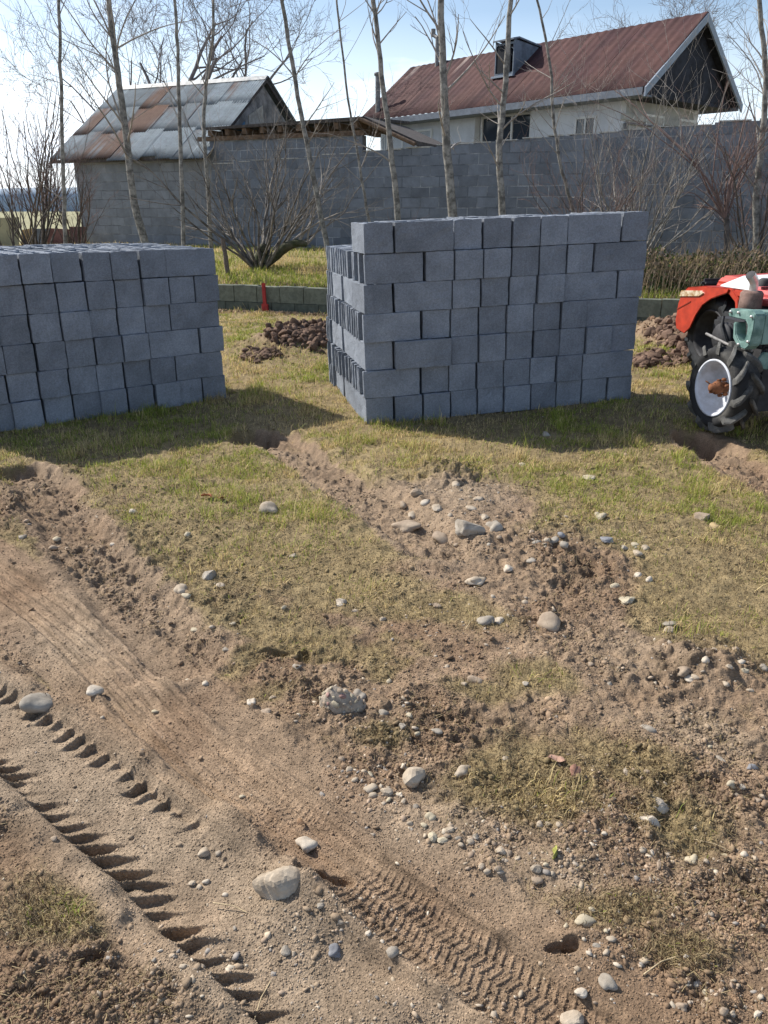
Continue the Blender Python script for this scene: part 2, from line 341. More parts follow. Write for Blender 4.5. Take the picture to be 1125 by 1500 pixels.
def blockwall(name, c, bw, bh, mortar, var=.25, msize=.012):
    m, t, b = newmat(name); L = t.links.new
    tc = nd(t, 'ShaderNodeTexCoord'); sp = nd(t, 'ShaderNodeSeparateXYZ'); cb = nd(t, 'ShaderNodeCombineXYZ')
    L(tc.outputs['Object'], sp.inputs[0]); L(sp.outputs['X'], cb.inputs[0]); L(sp.outputs['Z'], cb.inputs[1])
    wn = nd(t, 'ShaderNodeTexNoise', i_Scale=2.5, i_Detail=3.); L(tc.outputs['Object'], wn.inputs['Vector'])
    vs = nd(t, 'ShaderNodeVectorMath', operation='MULTIPLY_ADD'); vs.inputs[1].default_value = (.03, .03, 0); L(wn.outputs['Color'], vs.inputs[0]); L(cb.outputs[0], vs.inputs[2])
    br = nd(t, 'ShaderNodeTexBrick', offset=.5); br.inputs['Scale'].default_value = 1; br.inputs['Brick Width'].default_value = bw; br.inputs['Row Height'].default_value = bh
    br.inputs['Mortar Size'].default_value = msize; br.inputs['Mortar Smooth'].default_value = .2; br.inputs['Bias'].default_value = 0
    br.inputs['Color1'].default_value = (*[x*(1-var) for x in c], 1); br.inputs['Color2'].default_value = (*[x*(1+var) for x in c], 1)
    L(vs.outputs[0], br.inputs['Vector'])
    # mortar is only here and there pale
    n = nd(t, 'ShaderNodeTexNoise', i_Scale=1.1, i_Detail=6., i_Roughness=.7); L(tc.outputs['Object'], n.inputs['Vector'])
    rr = nd(t, 'ShaderNodeValToRGB'); rr.color_ramp.elements[0].position = .45; rr.color_ramp.elements[1].position = .6
    rr.color_ramp.elements[0].color = (*[x*.7 for x in c], 1); rr.color_ramp.elements[1].color = (*mortar, 1); L(n.outputs[0], rr.inputs[0]); L(rr.outputs[0], br.inputs['Mortar'])
    n2 = nd(t, 'ShaderNodeTexNoise', i_Scale=3., i_Detail=8., i_Roughness=.75); L(tc.outputs['Object'], n2.inputs['Vector'])
    mr = nd(t, 'ShaderNodeMapRange'); mr.inputs['From Min'].default_value = .3; mr.inputs['From Max'].default_value = .7; mr.inputs['To Min'].default_value = .75; mr.inputs['To Max'].default_value = 1.25; L(n2.outputs[0], mr.inputs[0])
    vm = nd(t, 'ShaderNodeVectorMath', operation='SCALE'); L(br.outputs[0], vm.inputs[0]); L(mr.outputs[0], vm.inputs['Scale']); L(vm.outputs[0], b.inputs['Base Color'])
    bp = nd(t, 'ShaderNodeBump', i_Strength=.8, i_Distance=.01, invert=True); L(br.outputs['Fac'], bp.inputs['Height'])
    n3 = nd(t, 'ShaderNodeTexNoise', i_Scale=40., i_Detail=4.); L(tc.outputs['Object'], n3.inputs['Vector'])
    bp2 = nd(t, 'ShaderNodeBump', i_Strength=.5, i_Distance=.006); L(n3.outputs[0], bp2.inputs['Height']); L(bp.outputs[0], bp2.inputs['Normal']); L(bp2.outputs[0], b.inputs['Normal'])
    b.inputs['Roughness'].default_value = .95; b.inputs['Specular IOR Level'].default_value = .15
    return m

# ------------------------------------------------------------------ ground
yr = [-60, -20, -8, -3, -1.2, -.4, .1, .4, .62, .75]
ang = np.linspace(R(59.5), R(4.0), 1060); yr += list(H/np.tan(ang)); yl = yr[-1]
while yl < 2500: yl *= 1.12; yr.append(yl)
yr = np.array(yr)
uc = [-60, -25, -10, -5, -3, -2, -1.5, -1.25, -1.12, -1.04]; uc = np.array(uc+list(np.linspace(-1, 1, 1060))+[-u for u in uc[::-1]])
UU, YY = np.meshgrid(uc, yr); XX = UU*(.5+.55*np.maximum(YY, 0))
gx, gy = XX.ravel(), YY.ravel()
M = masks(gx, gy); gz = hgt(gx, gy, M)
def ground_col(X, Y, M, z=None):
    n1, n2 = M['n1'], M['n2']; n3 = fbm(X, Y, 30, 3, 91)[:, None]; n4 = fbm(X, Y, .7, 3, 95)[:, None]
    brown = np.array([.205, .138, .088]); tan = np.array([.250, .178, .118]); red = np.array([.188, .116, .073]); sandc = np.array([.288, .222, .156]); soil = np.array([.205, .160, .080])
    straw = np.array([.27, .22, .105])
    c = brown+(tan-brown)*sstep(.35, .6, n1)[:, None]
    c = c+(red-c)*sstep(.52, .68, n2)[:, None]*.3
    c = c+(sandc-c)*(.85*M['sand'])[:, None]
    g = sstep(0., .5, M['g'])[:, None]
    c = c+(soil*(.8+.6*n4)-c)*g*.75
    n5 = fbm(X, Y, 14, 4, 97)[:, None]; c = c*(.70+.60*n3)*(.78+.44*n5)
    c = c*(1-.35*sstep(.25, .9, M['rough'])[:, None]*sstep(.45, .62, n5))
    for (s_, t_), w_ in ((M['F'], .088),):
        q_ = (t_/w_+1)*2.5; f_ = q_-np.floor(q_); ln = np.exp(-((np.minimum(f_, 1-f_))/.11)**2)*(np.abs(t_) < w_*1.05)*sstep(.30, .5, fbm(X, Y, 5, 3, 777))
        c = c*(1+.12*(1-sstep(w_, w_*1.15, np.abs(t_))))[:, None]*(1-.45*ln[:, None])          # lighter compacted print; rib lines darkened in colour for shade the ribs barely cast
    far = sstep(16, 24, Y)[:, None]
    fc = np.array([.27, .255, .15])*(.8+.4*n4)  # far field colour, paled and greyed to carry the haze
    ld = sstep(0, .3, lowd(X, Y))[:, None]
    c = c+(straw*(.6+.7*n3)-c)*ld*.8
    c = c+(fc-c)*far
    return c
nr, nc = XX.shape
ii = (np.arange(nr-1)[:, None]*nc+np.arange(nc-1)[None, :]).ravel()
fl = np.stack([ii, ii+1, ii+nc+1, ii+nc], 1).ravel()
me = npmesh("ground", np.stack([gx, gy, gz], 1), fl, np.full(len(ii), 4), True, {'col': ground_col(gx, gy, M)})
MG = attrmat("soil", .95, .12, noise=.42, nscale=130., bump=.9, bscale=260., bdist=.004)
def second_bump(m, sc, st, dist):
    t = m.node_tree; b = t.nodes['Principled BSDF']; src = b.inputs['Normal'].links[0].from_socket; tc = nd(t, 'ShaderNodeTexCoord')
    n = nd(t, 'ShaderNodeTexVoronoi', i_Scale=sc); n.feature = 'SMOOTH_F1'; t.links.new(tc.outputs['Object'], n.inputs['Vector'])
    n2 = nd(t, 'ShaderNodeTexNoise', i_Scale=sc*.35, i_Detail=6., i_Roughness=.75); t.links.new(tc.outputs['Object'], n2.inputs['Vector'])
    ad = nd(t, 'ShaderNodeMath', operation='SUBTRACT'); t.links.new(n2.outputs[0], ad.inputs[0]); t.links.new(n.outputs['Distance'], ad.inputs[1])
    bp = nd(t, 'ShaderNodeBump', i_Strength=st, i_Distance=dist); t.links.new(ad.outputs[0], bp.inputs['Height']); t.links.new(src, bp.inputs['Normal']); t.links.new(bp.outputs[0], b.inputs['Normal'])
second_bump(MG, 190., .6, .004)
ground = link("ground", me, None, [MG]); tag(ground, kind='structure'); ground['label'] = "sunlit trampled earth with tyre prints"
del ii, fl
def zat(x, y): return float(hgt(np.array([x]), np.array([y]))[0])

# ------------------------------------------------------------------ stones, crumbs
def stone_template(sub, seed, ang=0.):
    bm = bmesh.new(); bmesh.ops.create_icosphere(bm, subdivisions=sub, radius=1)
    rg = np.random.default_rng(seed); V = np.array([v.co for v in bm.verts]); Fc = np.array([[v.index for v in f.verts] for f in bm.faces]); bm.free()
    for _ in range(5):
        d = rg.normal(size=3); d /= np.linalg.norm(d); f = rg.uniform(1, 2.2); V = V*(1+.13*np.sin(V@d*f*2+rg.uniform(0, 6)))[:, None]
    if ang:
        for _ in range(9):
            d = rg.normal(size=3); d /= np.linalg.norm(d); lim = rg.uniform(.5, .8); k = V@d; o = k > lim
            V[o] -= ((k[o]-lim)*ang)[:, None]*d
    if sub > 2:
        d = fbm(V[:, 0]*2+V[:, 2]*1.3, V[:, 1]*2-V[:, 2], 3, 3, seed)-.5; V = V*(1+.14*d)[:, None]
        d = fbm(V[:, 0]*2+V[:, 2]*1.7, V[:, 1]*2-V[:, 2], 11, 2, seed)-.5; V = V*(1+.035*d)[:, None]
    V /= np.abs(V).max(0); return V, Fc
def scatter_mesh(name, T, P, S, C, rot=None):
    """many deformed low stones as one mesh; P positions, S sizes (n,3), C colours"""
    n = len(P); Vs = []; Fs = []; Cs = []; off = 0
    idx = RNG.integers(0, len(T), n)
    for k, (V, Fc) in enumerate(T):
        q = np.where(idx == k)[0]
        if not len(q): continue
        a = RNG.uniform(0, 6.28, len(q)); tl = RNG.normal(0, .25, (len(q), 2))
        W_ = V[None]*S[q][:, None, :]
        x = W_[..., 0]*np.cos(a)[:, None]-W_[..., 1]*np.sin(a)[:, None]; y = W_[..., 0]*np.sin(a)[:, None]+W_[..., 1]*np.cos(a)[:, None]; z = W_[..., 2]+x*tl[:, :1]+y*tl[:, 1:]
        o = np.stack([x, y, z], -1)+P[q][:, None, :]
        Vs.append(o.reshape(-1, 3)); Fs.append((Fc[None]+(np.arange(len(q))*len(V))[:, None, None]+off).reshape(-1, 3)); Cs.append(np.repeat(C[q], len(V), 0)); off += len(q)*len(V)
    V = np.vstack(Vs); Fc = np.vstack(Fs)
    return npmesh(name, V, Fc.ravel(), np.full(len(Fc), 3), True, {'col': np.vstack(Cs)})
T0 = [stone_template(1, s) for s in range(6)]; T1 = [stone_template(2, 20+s) for s in range(5)]; TC = [stone_template(1, 40+s, .8) for s in range(6)]
def sample(n, dens, y0=1.0, y1=6.0, p=1.6):
    """random ground points, denser near the camera, kept by dens(masks)"""
    u = RNG.uniform(0, 1, n); Y = (y0**(1-p)+u*(y1**(1-p)-y0**(1-p)))**(1/(1-p)) if p != 1 else y0*(y1/y0)**u
    X = RNG.uniform(-1, 1, n)*(.42+.54*Y); Mk = masks(X, Y); k = RNG.uniform(0, 1, n) < dens(X, Y, Mk)
    Mk = {a: (b[k] if not isinstance(b, tuple) else tuple(c[k] for c in b)) for a, b in Mk.items()}
    return X[k], Y[k], Mk
GR_SPOTS = [(560, 1150, 70, 40, 1), (680, 1225, 100, 30, 1), (560, 1050, 60, 30, .8), (1010, 975, 110, 45, 1), (800, 790, 100, 30, 1), (660, 740, 90, 40, .9), (820, 1270, 80, 30, .8),
            (870, 1400, 80, 60, .9), (480, 1380, 90, 80, .8), (900, 1190, 120, 70, .6), (1020, 1270, 100, 60, .8), (280, 1400, 120, 70, .7), (590, 1470, 160, 60, 1), (940, 800, 80, 40, .7), (120, 760, 80, 50, .6), (300, 850, 60, 30, .5), (700, 900, 120, 50, .5), (1060, 1460, 90, 50, .7), (530, 1020, 60, 40, .6)]
def gravel_d(X, Y, Mk):
    d = .035+0*X
    for e in GR_SPOTS: d = np.maximum(d, e[4]*ell(X, Y, *e[:4]))
    return np.clip(d*(1-.7*Mk['track'])*(1-.6*Mk['g'])*(.4+1.1*sstep(.4, .62, Mk['n2'])), 0, 1)
def lump_cols(n, pal, v=.12):
    pal = np.array(pal); return pal[RNG.integers(0, len(pal), n)]*(1+RNG.normal(0, v, (n, 1)))
STONEC = [(.36, .29, .21), (.30, .25, .195), (.42, .36, .28), (.27, .205, .15), (.33, .245, .175), (.25, .225, .20), (.36, .28, .20)]
X, Y, Mk = sample(34000, gravel_d, 1.0, 7, 2.0)
s = np.clip(RNG.lognormal(-5.75, .45, len(X)), .0018, .010)*(.85+.15*np.clip(Y, 1, 4)); z = hgt(X, Y, Mk)
S = np.stack([s*RNG.uniform(.9, 1.5, len(X)), s*RNG.uniform(.7, 1.1, len(X)), s*RNG.uniform(.45, .8, len(X))], 1)
MST = attrmat("gravel_stone", .85, .25, noise=.15, nscale=120., bump=.3, bscale=300., bdist=.001)
o = link("gravel", scatter_mesh("gravel", T0, np.stack([X, Y, z-s*.05], 1), S, lump_cols(len(X), STONEC)), None, [MST]); tag(o, "loose fine gravel scattered over the bare earth", "gravel", kind='stuff')
X, Y, Mk = sample(150000, lambda X, Y, m: np.clip((m['rough']*.9+.02)*(1-.9*m['track'])*(.15+1.5*sstep(.42, .6, m['n2'])), 0, 1), 1.0, 7, 2.0)
Xm, Ym, Mm = sample(26000, lambda X, Y, m: np.clip(ell(X, Y, 425, 506, 58, 13)+ell(X, Y, 985, 512, 46, 22)+.6*ell(X, Y, 662, 695, 48, 16), 0, 1), 4.5, 11, .01)
X = np.concatenate([X, Xm]); Y = np.concatenate([Y, Ym])
s = np.clip(RNG.lognormal(-5.95, .5, len(X)), .0015, .010)*(.85+.16*np.clip(Y, 1, 4)); s[-len(Xm):] *= np.where(Ym > 6, 3.0, 1.); z = hgt(X, Y)
S = np.stack([s*RNG.uniform(.9, 1.4, len(X)), s*RNG.uniform(.7, 1.1, len(X)), s*RNG.uniform(.5, .9, len(X))], 1)
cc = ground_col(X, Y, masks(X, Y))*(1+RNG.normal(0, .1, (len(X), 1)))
dark = (ell(X, Y, 425, 506, 70, 16)+ell(X, Y, 985, 512, 60, 26))[:, None]; cc = cc+(np.array([.17, .105, .065])-cc)*np.clip(dark*1.5, 0, .8)
Xg, Yg, Mgr = sample(150000, lambda X, Y, m: np.clip(.35+.5*m['n2'], 0, 1), 1.0, 4.2, 1.2)
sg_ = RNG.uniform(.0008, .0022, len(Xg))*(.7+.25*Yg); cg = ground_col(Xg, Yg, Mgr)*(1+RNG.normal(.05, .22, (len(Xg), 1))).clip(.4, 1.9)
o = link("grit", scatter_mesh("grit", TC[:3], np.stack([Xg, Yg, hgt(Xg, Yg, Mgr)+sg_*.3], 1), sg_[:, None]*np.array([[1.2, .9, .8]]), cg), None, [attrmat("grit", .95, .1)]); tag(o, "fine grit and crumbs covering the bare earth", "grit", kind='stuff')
MCR = attrmat("soil_crumb", .95, .1, noise=.15, nscale=150., bump=.6, bscale=250., bdist=.002)
o = link("soil_crumbs", scatter_mesh("soil_crumbs", TC, np.stack([X, Y, z+s*.2], 1), S, np.clip(cc, .01, 1)), None, [MCR]); tag(o, "dry crumbs and clods of brown soil on the trampled earth", "soil", kind='stuff')

NTH = ['', 'first', 'second', 'third', 'fourth', 'fifth', 'sixth', 'seventh', 'eighth', 'ninth', 'tenth', 'eleventh', 'twelfth', 'thirteenth', 'fourteenth', 'fifteenth', 'sixteenth', 'seventeenth', 'eighteenth', 'nineteenth', 'twentieth']+['twenty-'+a for a in ('first', 'second', 'third', 'fourth', 'fifth', 'sixth', 'seventh', 'eighth', 'ninth')]+['thirtieth']
def stone(x, y, w, h, label, col, ang=0., seed=0, sub=3, tilt=0., bury=.25, name="stone", group=None):
    """x,y centre in photo pixels, w,h pixel size"""
    gx0, gy0 = G(x, y+h*.30); gz0 = zat(gx0, gy0)
    for _ in range(2): gx0, gy0 = G(x, y+h*.30, gz0); gz0 = zat(gx0, gy0)
    dz = .9316*gy0+.3634*H; ww = w/F*dz/2; el = math.atan2(H, gy0)
    hh = h/F*dz/2                                # apparent half height = mix of depth and thickness
    th = min(ww*.75, hh/(math.cos(el)+.75*math.sin(el)))*1.05; dp = max(ww*.65, min(ww*1.2, hh/max(.3, math.sin(el))*.75))
    V, Fc = stone_template(sub, 100+seed, ang); V = V*np.array([ww, dp, th*1.1])
    a = R(tilt); ca, sa = math.cos(a), math.sin(a); V = np.stack([V[:, 0]*ca-V[:, 1]*sa, V[:, 0]*sa+V[:, 1]*ca, V[:, 2]], 1)
    me = npmesh(name, V, Fc.ravel(), np.full(len(Fc), 3), True)
    if ang: me.polygons.foreach_set('use_smooth', np.zeros(len(Fc), bool))
    o = link(name, me, None, [STM[col]]); o.location = (gx0, gy0, gz0+th*(1-2*bury)*.9)
    tag(o, label, "stone" if name == 'stone' else name.replace('_', ' '), group); return o
def stmat(n, c, c2): return mat(n, c, .85, .12, 9., c2, .45, 90., .003, randobj=.08, thr=(.38, .66))
STM = dict(pale=stmat("pale_stone", (.31, .245, .175), (.48, .41, .32)), grey=stmat("grey_stone", (.23, .195, .155), (.40, .36, .30)), white=stmat("white_stone", (.40, .33, .25), (.60, .54, .45)),
           brown=stmat("brown_stone", (.26, .195, .14), (.40, .32, .235)), tan=stmat("tan_stone", (.38, .32, .22), (.48, .42, .31)), dark=stmat("dark_stone", (.17, .17, .18), (.27, .27, .28)))
ST = [(397, 740, 35, 24, "pale rounded stone sitting alone in the grass below the gap between the block stacks", 'pale', 0, 0), (596, 766, 46, 21, "flat oval brownish stone left of the angular grey rock", 'brown', 0, 4),
 (646, 783, 30, 27, "rounded brown stone touching the left side of the angular grey rock", 'brown', 0, 0), (685, 776, 50, 38, "angular grey rock with a flat top, largest of the middle cluster", 'grey', .8, 0),
 (725, 767, 26, 22, "smooth grey round stone just right of the angular grey rock", 'grey', 0, 0), (804, 904, 34, 28, "pale egg shaped stone with a shadow on bare brown earth at right", 'brown', 0, -20),
 (57, 1019, 50, 33, "large smooth grey oval stone at the left edge beside the barred tyre print", 'grey', 0, 15), (138, 1006, 25, 20, "small pointed white stone in green tufts right of the large oval stone", 'white', .3, -25),
 (266, 861, 26, 18, "pale flat stone in the thin grass on the left", 'pale', 0, 0), (306, 840, 22, 19, "squarish grey stone above the pale flat stone on the left", 'grey', .5, 0), (322, 855, 18, 12, "small pale stone touching the squarish grey one", 'pale', 0, 0),
 (411, 1280, 76, 64, "big half buried boulder beside the tyre prints, largest stone in the foreground", 'pale', .25, -20), (452, 1225, 32, 32, "smooth whitish oval stone with a faint dark crack above the big boulder", 'white', 0, 35),
 (609, 1126, 38, 38, "pale knobbly stone sunk in the narrow tyre print", 'pale', .3, -20), (677, 1124, 27, 20, "rounded speckled stone right of the knobbly pale one", 'pale', 0, 0), (744, 830, 20, 17, "whitish rounded stone below the middle cluster", 'white', 0, 0),
 (698, 847, 36, 15, "long flat pale stone sunk in soil below the middle cluster", 'pale', 0, 5), (877, 753, 23, 17, "round tan stone at the edge of the grass on the right", 'tan', 0, 0), (763, 678, 13, 12, "small round stone in grass near the shadow edge", 'tan', 0, 0),
 (862, 698, 22, 12, "flat tan wedge shaped stone in grass on the right", 'tan', .6, 15), (918, 874, 30, 16, "yellowish angular stone with a dark right face on the right", 'tan', .8, 0), (982, 912, 24, 12, "upper of two flat grey stones touching at right", 'grey', 0, 0),
 (980, 921, 20, 11, "lower of two flat grey stones touching at right", 'pale', 0, 0), (711, 905, 29, 20, "grey brown rounded stone with a whitish chip beside it", 'grey', 0, 0), (731, 907, 15, 14, "whitish angular chip right of the grey brown stone", 'white', .7, 0),
 (697, 992, 28, 18, "round grey stone half sunk in dark crumbs near the middle", 'brown', 0, 0), (951, 1066, 24, 20, "round bluish grey stone below the sandy patch on the right", 'grey', 0, 0), (1053, 1110, 20, 17, "grey rounded stone on the rim of the sandy rut at right", 'grey', 0, -20),
 (1100, 1121, 17, 13, "dark bluish stone near the right edge", 'dark', 0, 0), (967, 1173, 34, 24, "white angular stone with a shaded right side, upper of a pair", 'white', .8, 0), (951, 1197, 32, 19, "white angular stone, lower of a pair in dark crumbs", 'white', .7, -25),
 (1014, 1257, 21, 20, "round tan stone low on the right in gravel", 'tan', 0, 0), (490, 1384, 19, 31, "upright grey oval stone in pale sand near the bottom", 'dark', 0, 0), (298, 1246, 19, 15, "small grey oval stone at the edge of the barred tyre print", 'pale', 0, 20),
 (857, 1346, 34, 17, "flat cream stone above the dark hollow at lower right", 'tan', 0, 0), (889, 1432, 27, 30, "round flat speckled stone sunk level with the soil at lower right", 'grey', 0, 0), (850, 1445, 20, 30, "whitish rough stone beside the sunken round one", 'white', .5, 0),
 (836, 1487, 40, 18, "long pale stone at the bottom edge", 'pale', .3, 0), (370, 1027, 18, 14, "small whitish round stone left of the conglomerate lump", 'white', 0, 0), (392, 1040, 22, 16, "dull brown stone between the white round one and the conglomerate lump", 'brown', .3, 0),
 (800, 635, 14, 10, "grey stone in the shade of the right block stack", 'grey', 0, 0), (822, 779, 13, 17, "dark upright pebble in the heap right of the middle cluster", 'dark', 0, 0), (500, 880, 20, 13, "whitish flat stone in thin grass near the middle", 'white', .3, 0),
 (1027, 754, 22, 16, "angular brown stone lying in dry grass at right", 'brown', .8, 0), (527, 1015, 20, 18, "rounded stone leaning on the right side of the conglomerate lump", 'grey', 0, 0), (562, 1038, 20, 16, "round grey stone to the right of the conglomerate lump", 'grey', 0, 0),
 (545, 1148, 26, 20, "largest rounded pebble of the trail below the conglomerate lump", 'pale', 0, 0), (629, 1194, 20, 18, "cream stone in the middle of the pebble trail", 'tan', 0, 0), (1011, 990, 18, 14, "white pebble on the gravel heap at the right", 'white', .3, 0),
 (1000, 985, 24, 16, "brown cobble on top of the grey gravel heap at right", 'brown', 0, 0), (888, 792, 20, 10, "flat slate coloured stone right of the pebble heap", 'dark', .4, 0), (78, 802, 14, 12, "round dark pebble in the left rut", 'brown', 0, 0),
 (862, 1395, 12, 9, "pale pebble on the rim of the dark hollow at lower right", 'white', 0, 0), (485, 1290, 24, 22, "lumpy grey stone beside the hollow right of the big boulder", 'grey', .3, 0), (998, 1470, 22, 18, "round brownish stone at the bottom right", 'brown', 0, 0)]
for k, (x, y, w, h, lab, c, an, ti) in enumerate(ST):
    stone(x, y, w, h, lab, c, an, k, 4 if w > 45 else 3, ti, bury=.52 if k in (6, 7) else .42)
# pebbles in clusters that nothing tells apart
CL = [("pebble in the trail below the knobbly stone", "pebbles of the trail", [(541, 1132, 18, 9), (520, 1140, 12, 8), (567, 1157, 20, 11), (545, 1163, 18, 9), (584, 1163, 11, 10), (512, 1125, 14, 10), (500, 1110, 12, 8), (570, 1170, 12, 8),
   (592, 1172, 9, 8), (655, 1222, 12, 9), (634, 1222, 16, 15), (660, 1213, 15, 11), (648, 1228, 18, 10), (672, 1226, 12, 8), (697, 1224, 11, 9), (690, 1231, 13, 9), (676, 1236, 10, 8), (733, 1243, 17, 12), (744, 1247, 14, 13), (758, 1255, 12, 8), (705, 1267, 10, 10), (714, 1277, 13, 9), (728, 1276, 14, 8), (785, 1270, 16, 12), (788, 1286, 18, 13), (800, 1265, 10, 8), (810, 1278, 10, 9), (610, 1180, 11, 7), (622, 1208, 11, 8), (600, 1205, 12, 8)]),
  ("pebble around the angular grey rock", "pebbles of the upper heap", [(787, 792, 18, 8), (801, 788, 14, 8), (812, 795, 16, 10), (779, 777, 10, 9), (825, 797, 14, 11), (780, 815, 16, 9), (590, 735, 16, 12), (610, 722, 18, 14), (622, 740, 14, 9), (604, 745, 16, 9), (640, 745, 16, 10), (659, 752, 8, 12), (690, 742, 14, 8), (700, 729, 16, 8), (668, 706, 14, 10), (710, 756, 14, 9), (730, 790, 10, 7), (716, 800, 9, 6), (668, 798, 9, 6), (915, 800, 12, 8), (935, 806, 14, 9), (945, 800, 12, 10), (930, 795, 12, 6), (950, 846, 12, 12), (935, 840, 14, 9), (900, 856, 15, 8)]),
  ("pebble in the gravel at lower right", "pebbles at the lower right", [(941, 1244, 11, 9), (955, 1246, 10, 9), (1035, 1262, 10, 8), (1062, 1250, 14, 8), (1090, 1250, 12, 9), (885, 1220, 10, 8), (790, 1205, 12, 12), (803, 1206, 10, 8), (820, 1206, 11, 8), (1117, 1165, 8, 12), (1071, 1146, 18, 11), (1086, 1150, 9, 10), (1110, 1170, 12, 8), (867, 1330, 10, 8), (888, 1363, 9, 9), (896, 1374, 16, 9), (874, 1384, 14, 8), (888, 1394, 13, 8), (830, 1355, 12, 8), (1033, 1452, 10, 10), (1060, 1478, 14, 12), (1072, 1483, 12, 10), (1110, 1483, 16, 10), (1020, 1440, 12, 8), (1005, 1400, 10, 7), (948, 1130, 12, 8), (1040, 1090, 10, 8)]),
  ("pebble in the lower left sand", "pebbles at the lower left", [(282, 1292, 12, 9), (292, 1298, 10, 8), (302, 1290, 11, 8), (80, 1227, 12, 8), (355, 1165, 10, 7), (470, 1330, 12, 10), (418, 1388, 16, 18), (575, 1400, 18, 18), (540, 1375, 10, 9), (500, 1358, 12, 9), (430, 1395, 8, 8), (235, 1392, 10, 7), (226, 1405, 9, 7), (330, 1308, 10, 8), (344, 1358, 9, 7), (268, 1414, 12, 8), (560, 1380, 9, 7), (228, 1041, 12, 6), (300, 1000, 12, 8), (150, 1050, 10, 7)]),
  ("pebble on the middle brown earth", "pebbles of the middle ground", [(430, 812, 12, 9), (273, 870, 14, 9), (285, 915, 13, 7), (310, 918, 10, 7), (340, 912, 10, 6), (330, 950, 16, 7), (415, 888, 10, 7), (560, 905, 12, 7), (520, 893, 12, 6), (640, 885, 12, 9), (680, 1000, 10, 6), (655, 975, 10, 6), (570, 994, 9, 10), (435, 976, 14, 7), (400, 1020, 12, 8), (740, 1110, 10, 7), (600, 1045, 10, 10), (590, 1060, 12, 9), (612, 1075, 10, 8), (640, 1080, 18, 6), (865, 965, 10, 7), (893, 1000, 11, 6), (770, 875, 12, 8), (770, 1000, 10, 7), (194, 750, 14, 9), (275, 782, 12, 9), (165, 795, 10, 7), (85, 790, 12, 7), (98, 798, 10, 6), (34, 785, 12, 10)]),
  ("pebble on the right gravel heap", "pebbles of the right heap", [(1025, 965, 16, 9), (1075, 955, 12, 8), (1085, 968, 14, 8), (1068, 975, 10, 8), (1090, 980, 12, 10), (1030, 985, 12, 14), (1062, 1005, 12, 9), (1117, 975, 14, 14), (1045, 955, 10, 7), (1098, 1010, 12, 8)])]
k = 200
for lab, grp, pts in CL:
    for i, (x, y, w, h) in enumerate(sorted(pts)):
        k += 1; cn = random.choice(['pale', 'grey', 'brown', 'pale', 'tan', 'white'])
        size = "tiny" if w < 11 else ("small" if w < 15 else "larger")
        stone(x, y, w*1.05, h*1.1, "%s %s %s, %s from the left" % (size, cn, lab, NTH[i+1]), cn, random.choice([0, 0, .4]), k, 2, random.uniform(-30, 30), .40, "pebble", grp)
# conglomerate lump of river pebbles in old concrete
gx0, gy0 = G(500, 1044); gz0 = zat(gx0, gy0); lump = empty("conglomerate_lump", (gx0, gy0, gz0-.01)); lump.scale = (1.28, 1.2, 1.25)
tag(lump, "pyramid shaped lump of old concrete studded with river pebbles in the middle foreground", "concrete lump")
bm = bmesh.new(); bmesh.ops.create_icosphere(bm, subdivisions=4, radius=1)
for v in bm.verts:
    x, y, z = v.co; t = (z+1)/2; sh = (1-.62*t); nn = .08*math.sin(9*x+3*z)*math.sin(8*y)
    v.co = Vector((x*.062*sh*(1+nn)-.018*t+.03*(1-t)*max(0, x), y*.042*sh*(1+nn)+.01*t, -.012+t*.078))
me = bpy.data.meshes.new("body"); bm.to_mesh(me); bm.free(); me.polygons.foreach_set('use_smooth', np.ones(len(me.polygons), bool))
body = link("body", me, lump, [mat("old_concrete", (.34, .28, .215), .95, .2, 40., None, .9, 120., .004)])
MPB = [STM['brown'], STM['pale'], STM['tan'], STM['grey'], mat("pinkish_stone", (.30, .18, .15), .8, .15, 30.)]
bvh_pts = [v.co.copy() for v in me.vertices if v.co.z > .004 and v.co.y < .02]
used = []; tries = 0
while len(used) < 34 and tries < 3000:
    tries += 1; p = random.choice(bvh_pts); r = random.choice([.006, .008, .010, .013])
    if all((p-q).length > (r+s_)*.92 for q, s_ in used):
        used.append((p, r)); V, Fc = stone_template(2, 300+len(used)); n_ = Vector((p.x, p.y-.01, p.z*.35)).normalized(); Q = n_.to_track_quat('Z', 'Y').to_matrix()
        V = (V*np.array([r, r*.85, r*.4]))@np.array(Q).T+np.array(p)
        link("river_pebble", npmesh("river_pebble", V, Fc.ravel(), np.full(len(Fc), 3)), lump, [random.choice(MPB)])

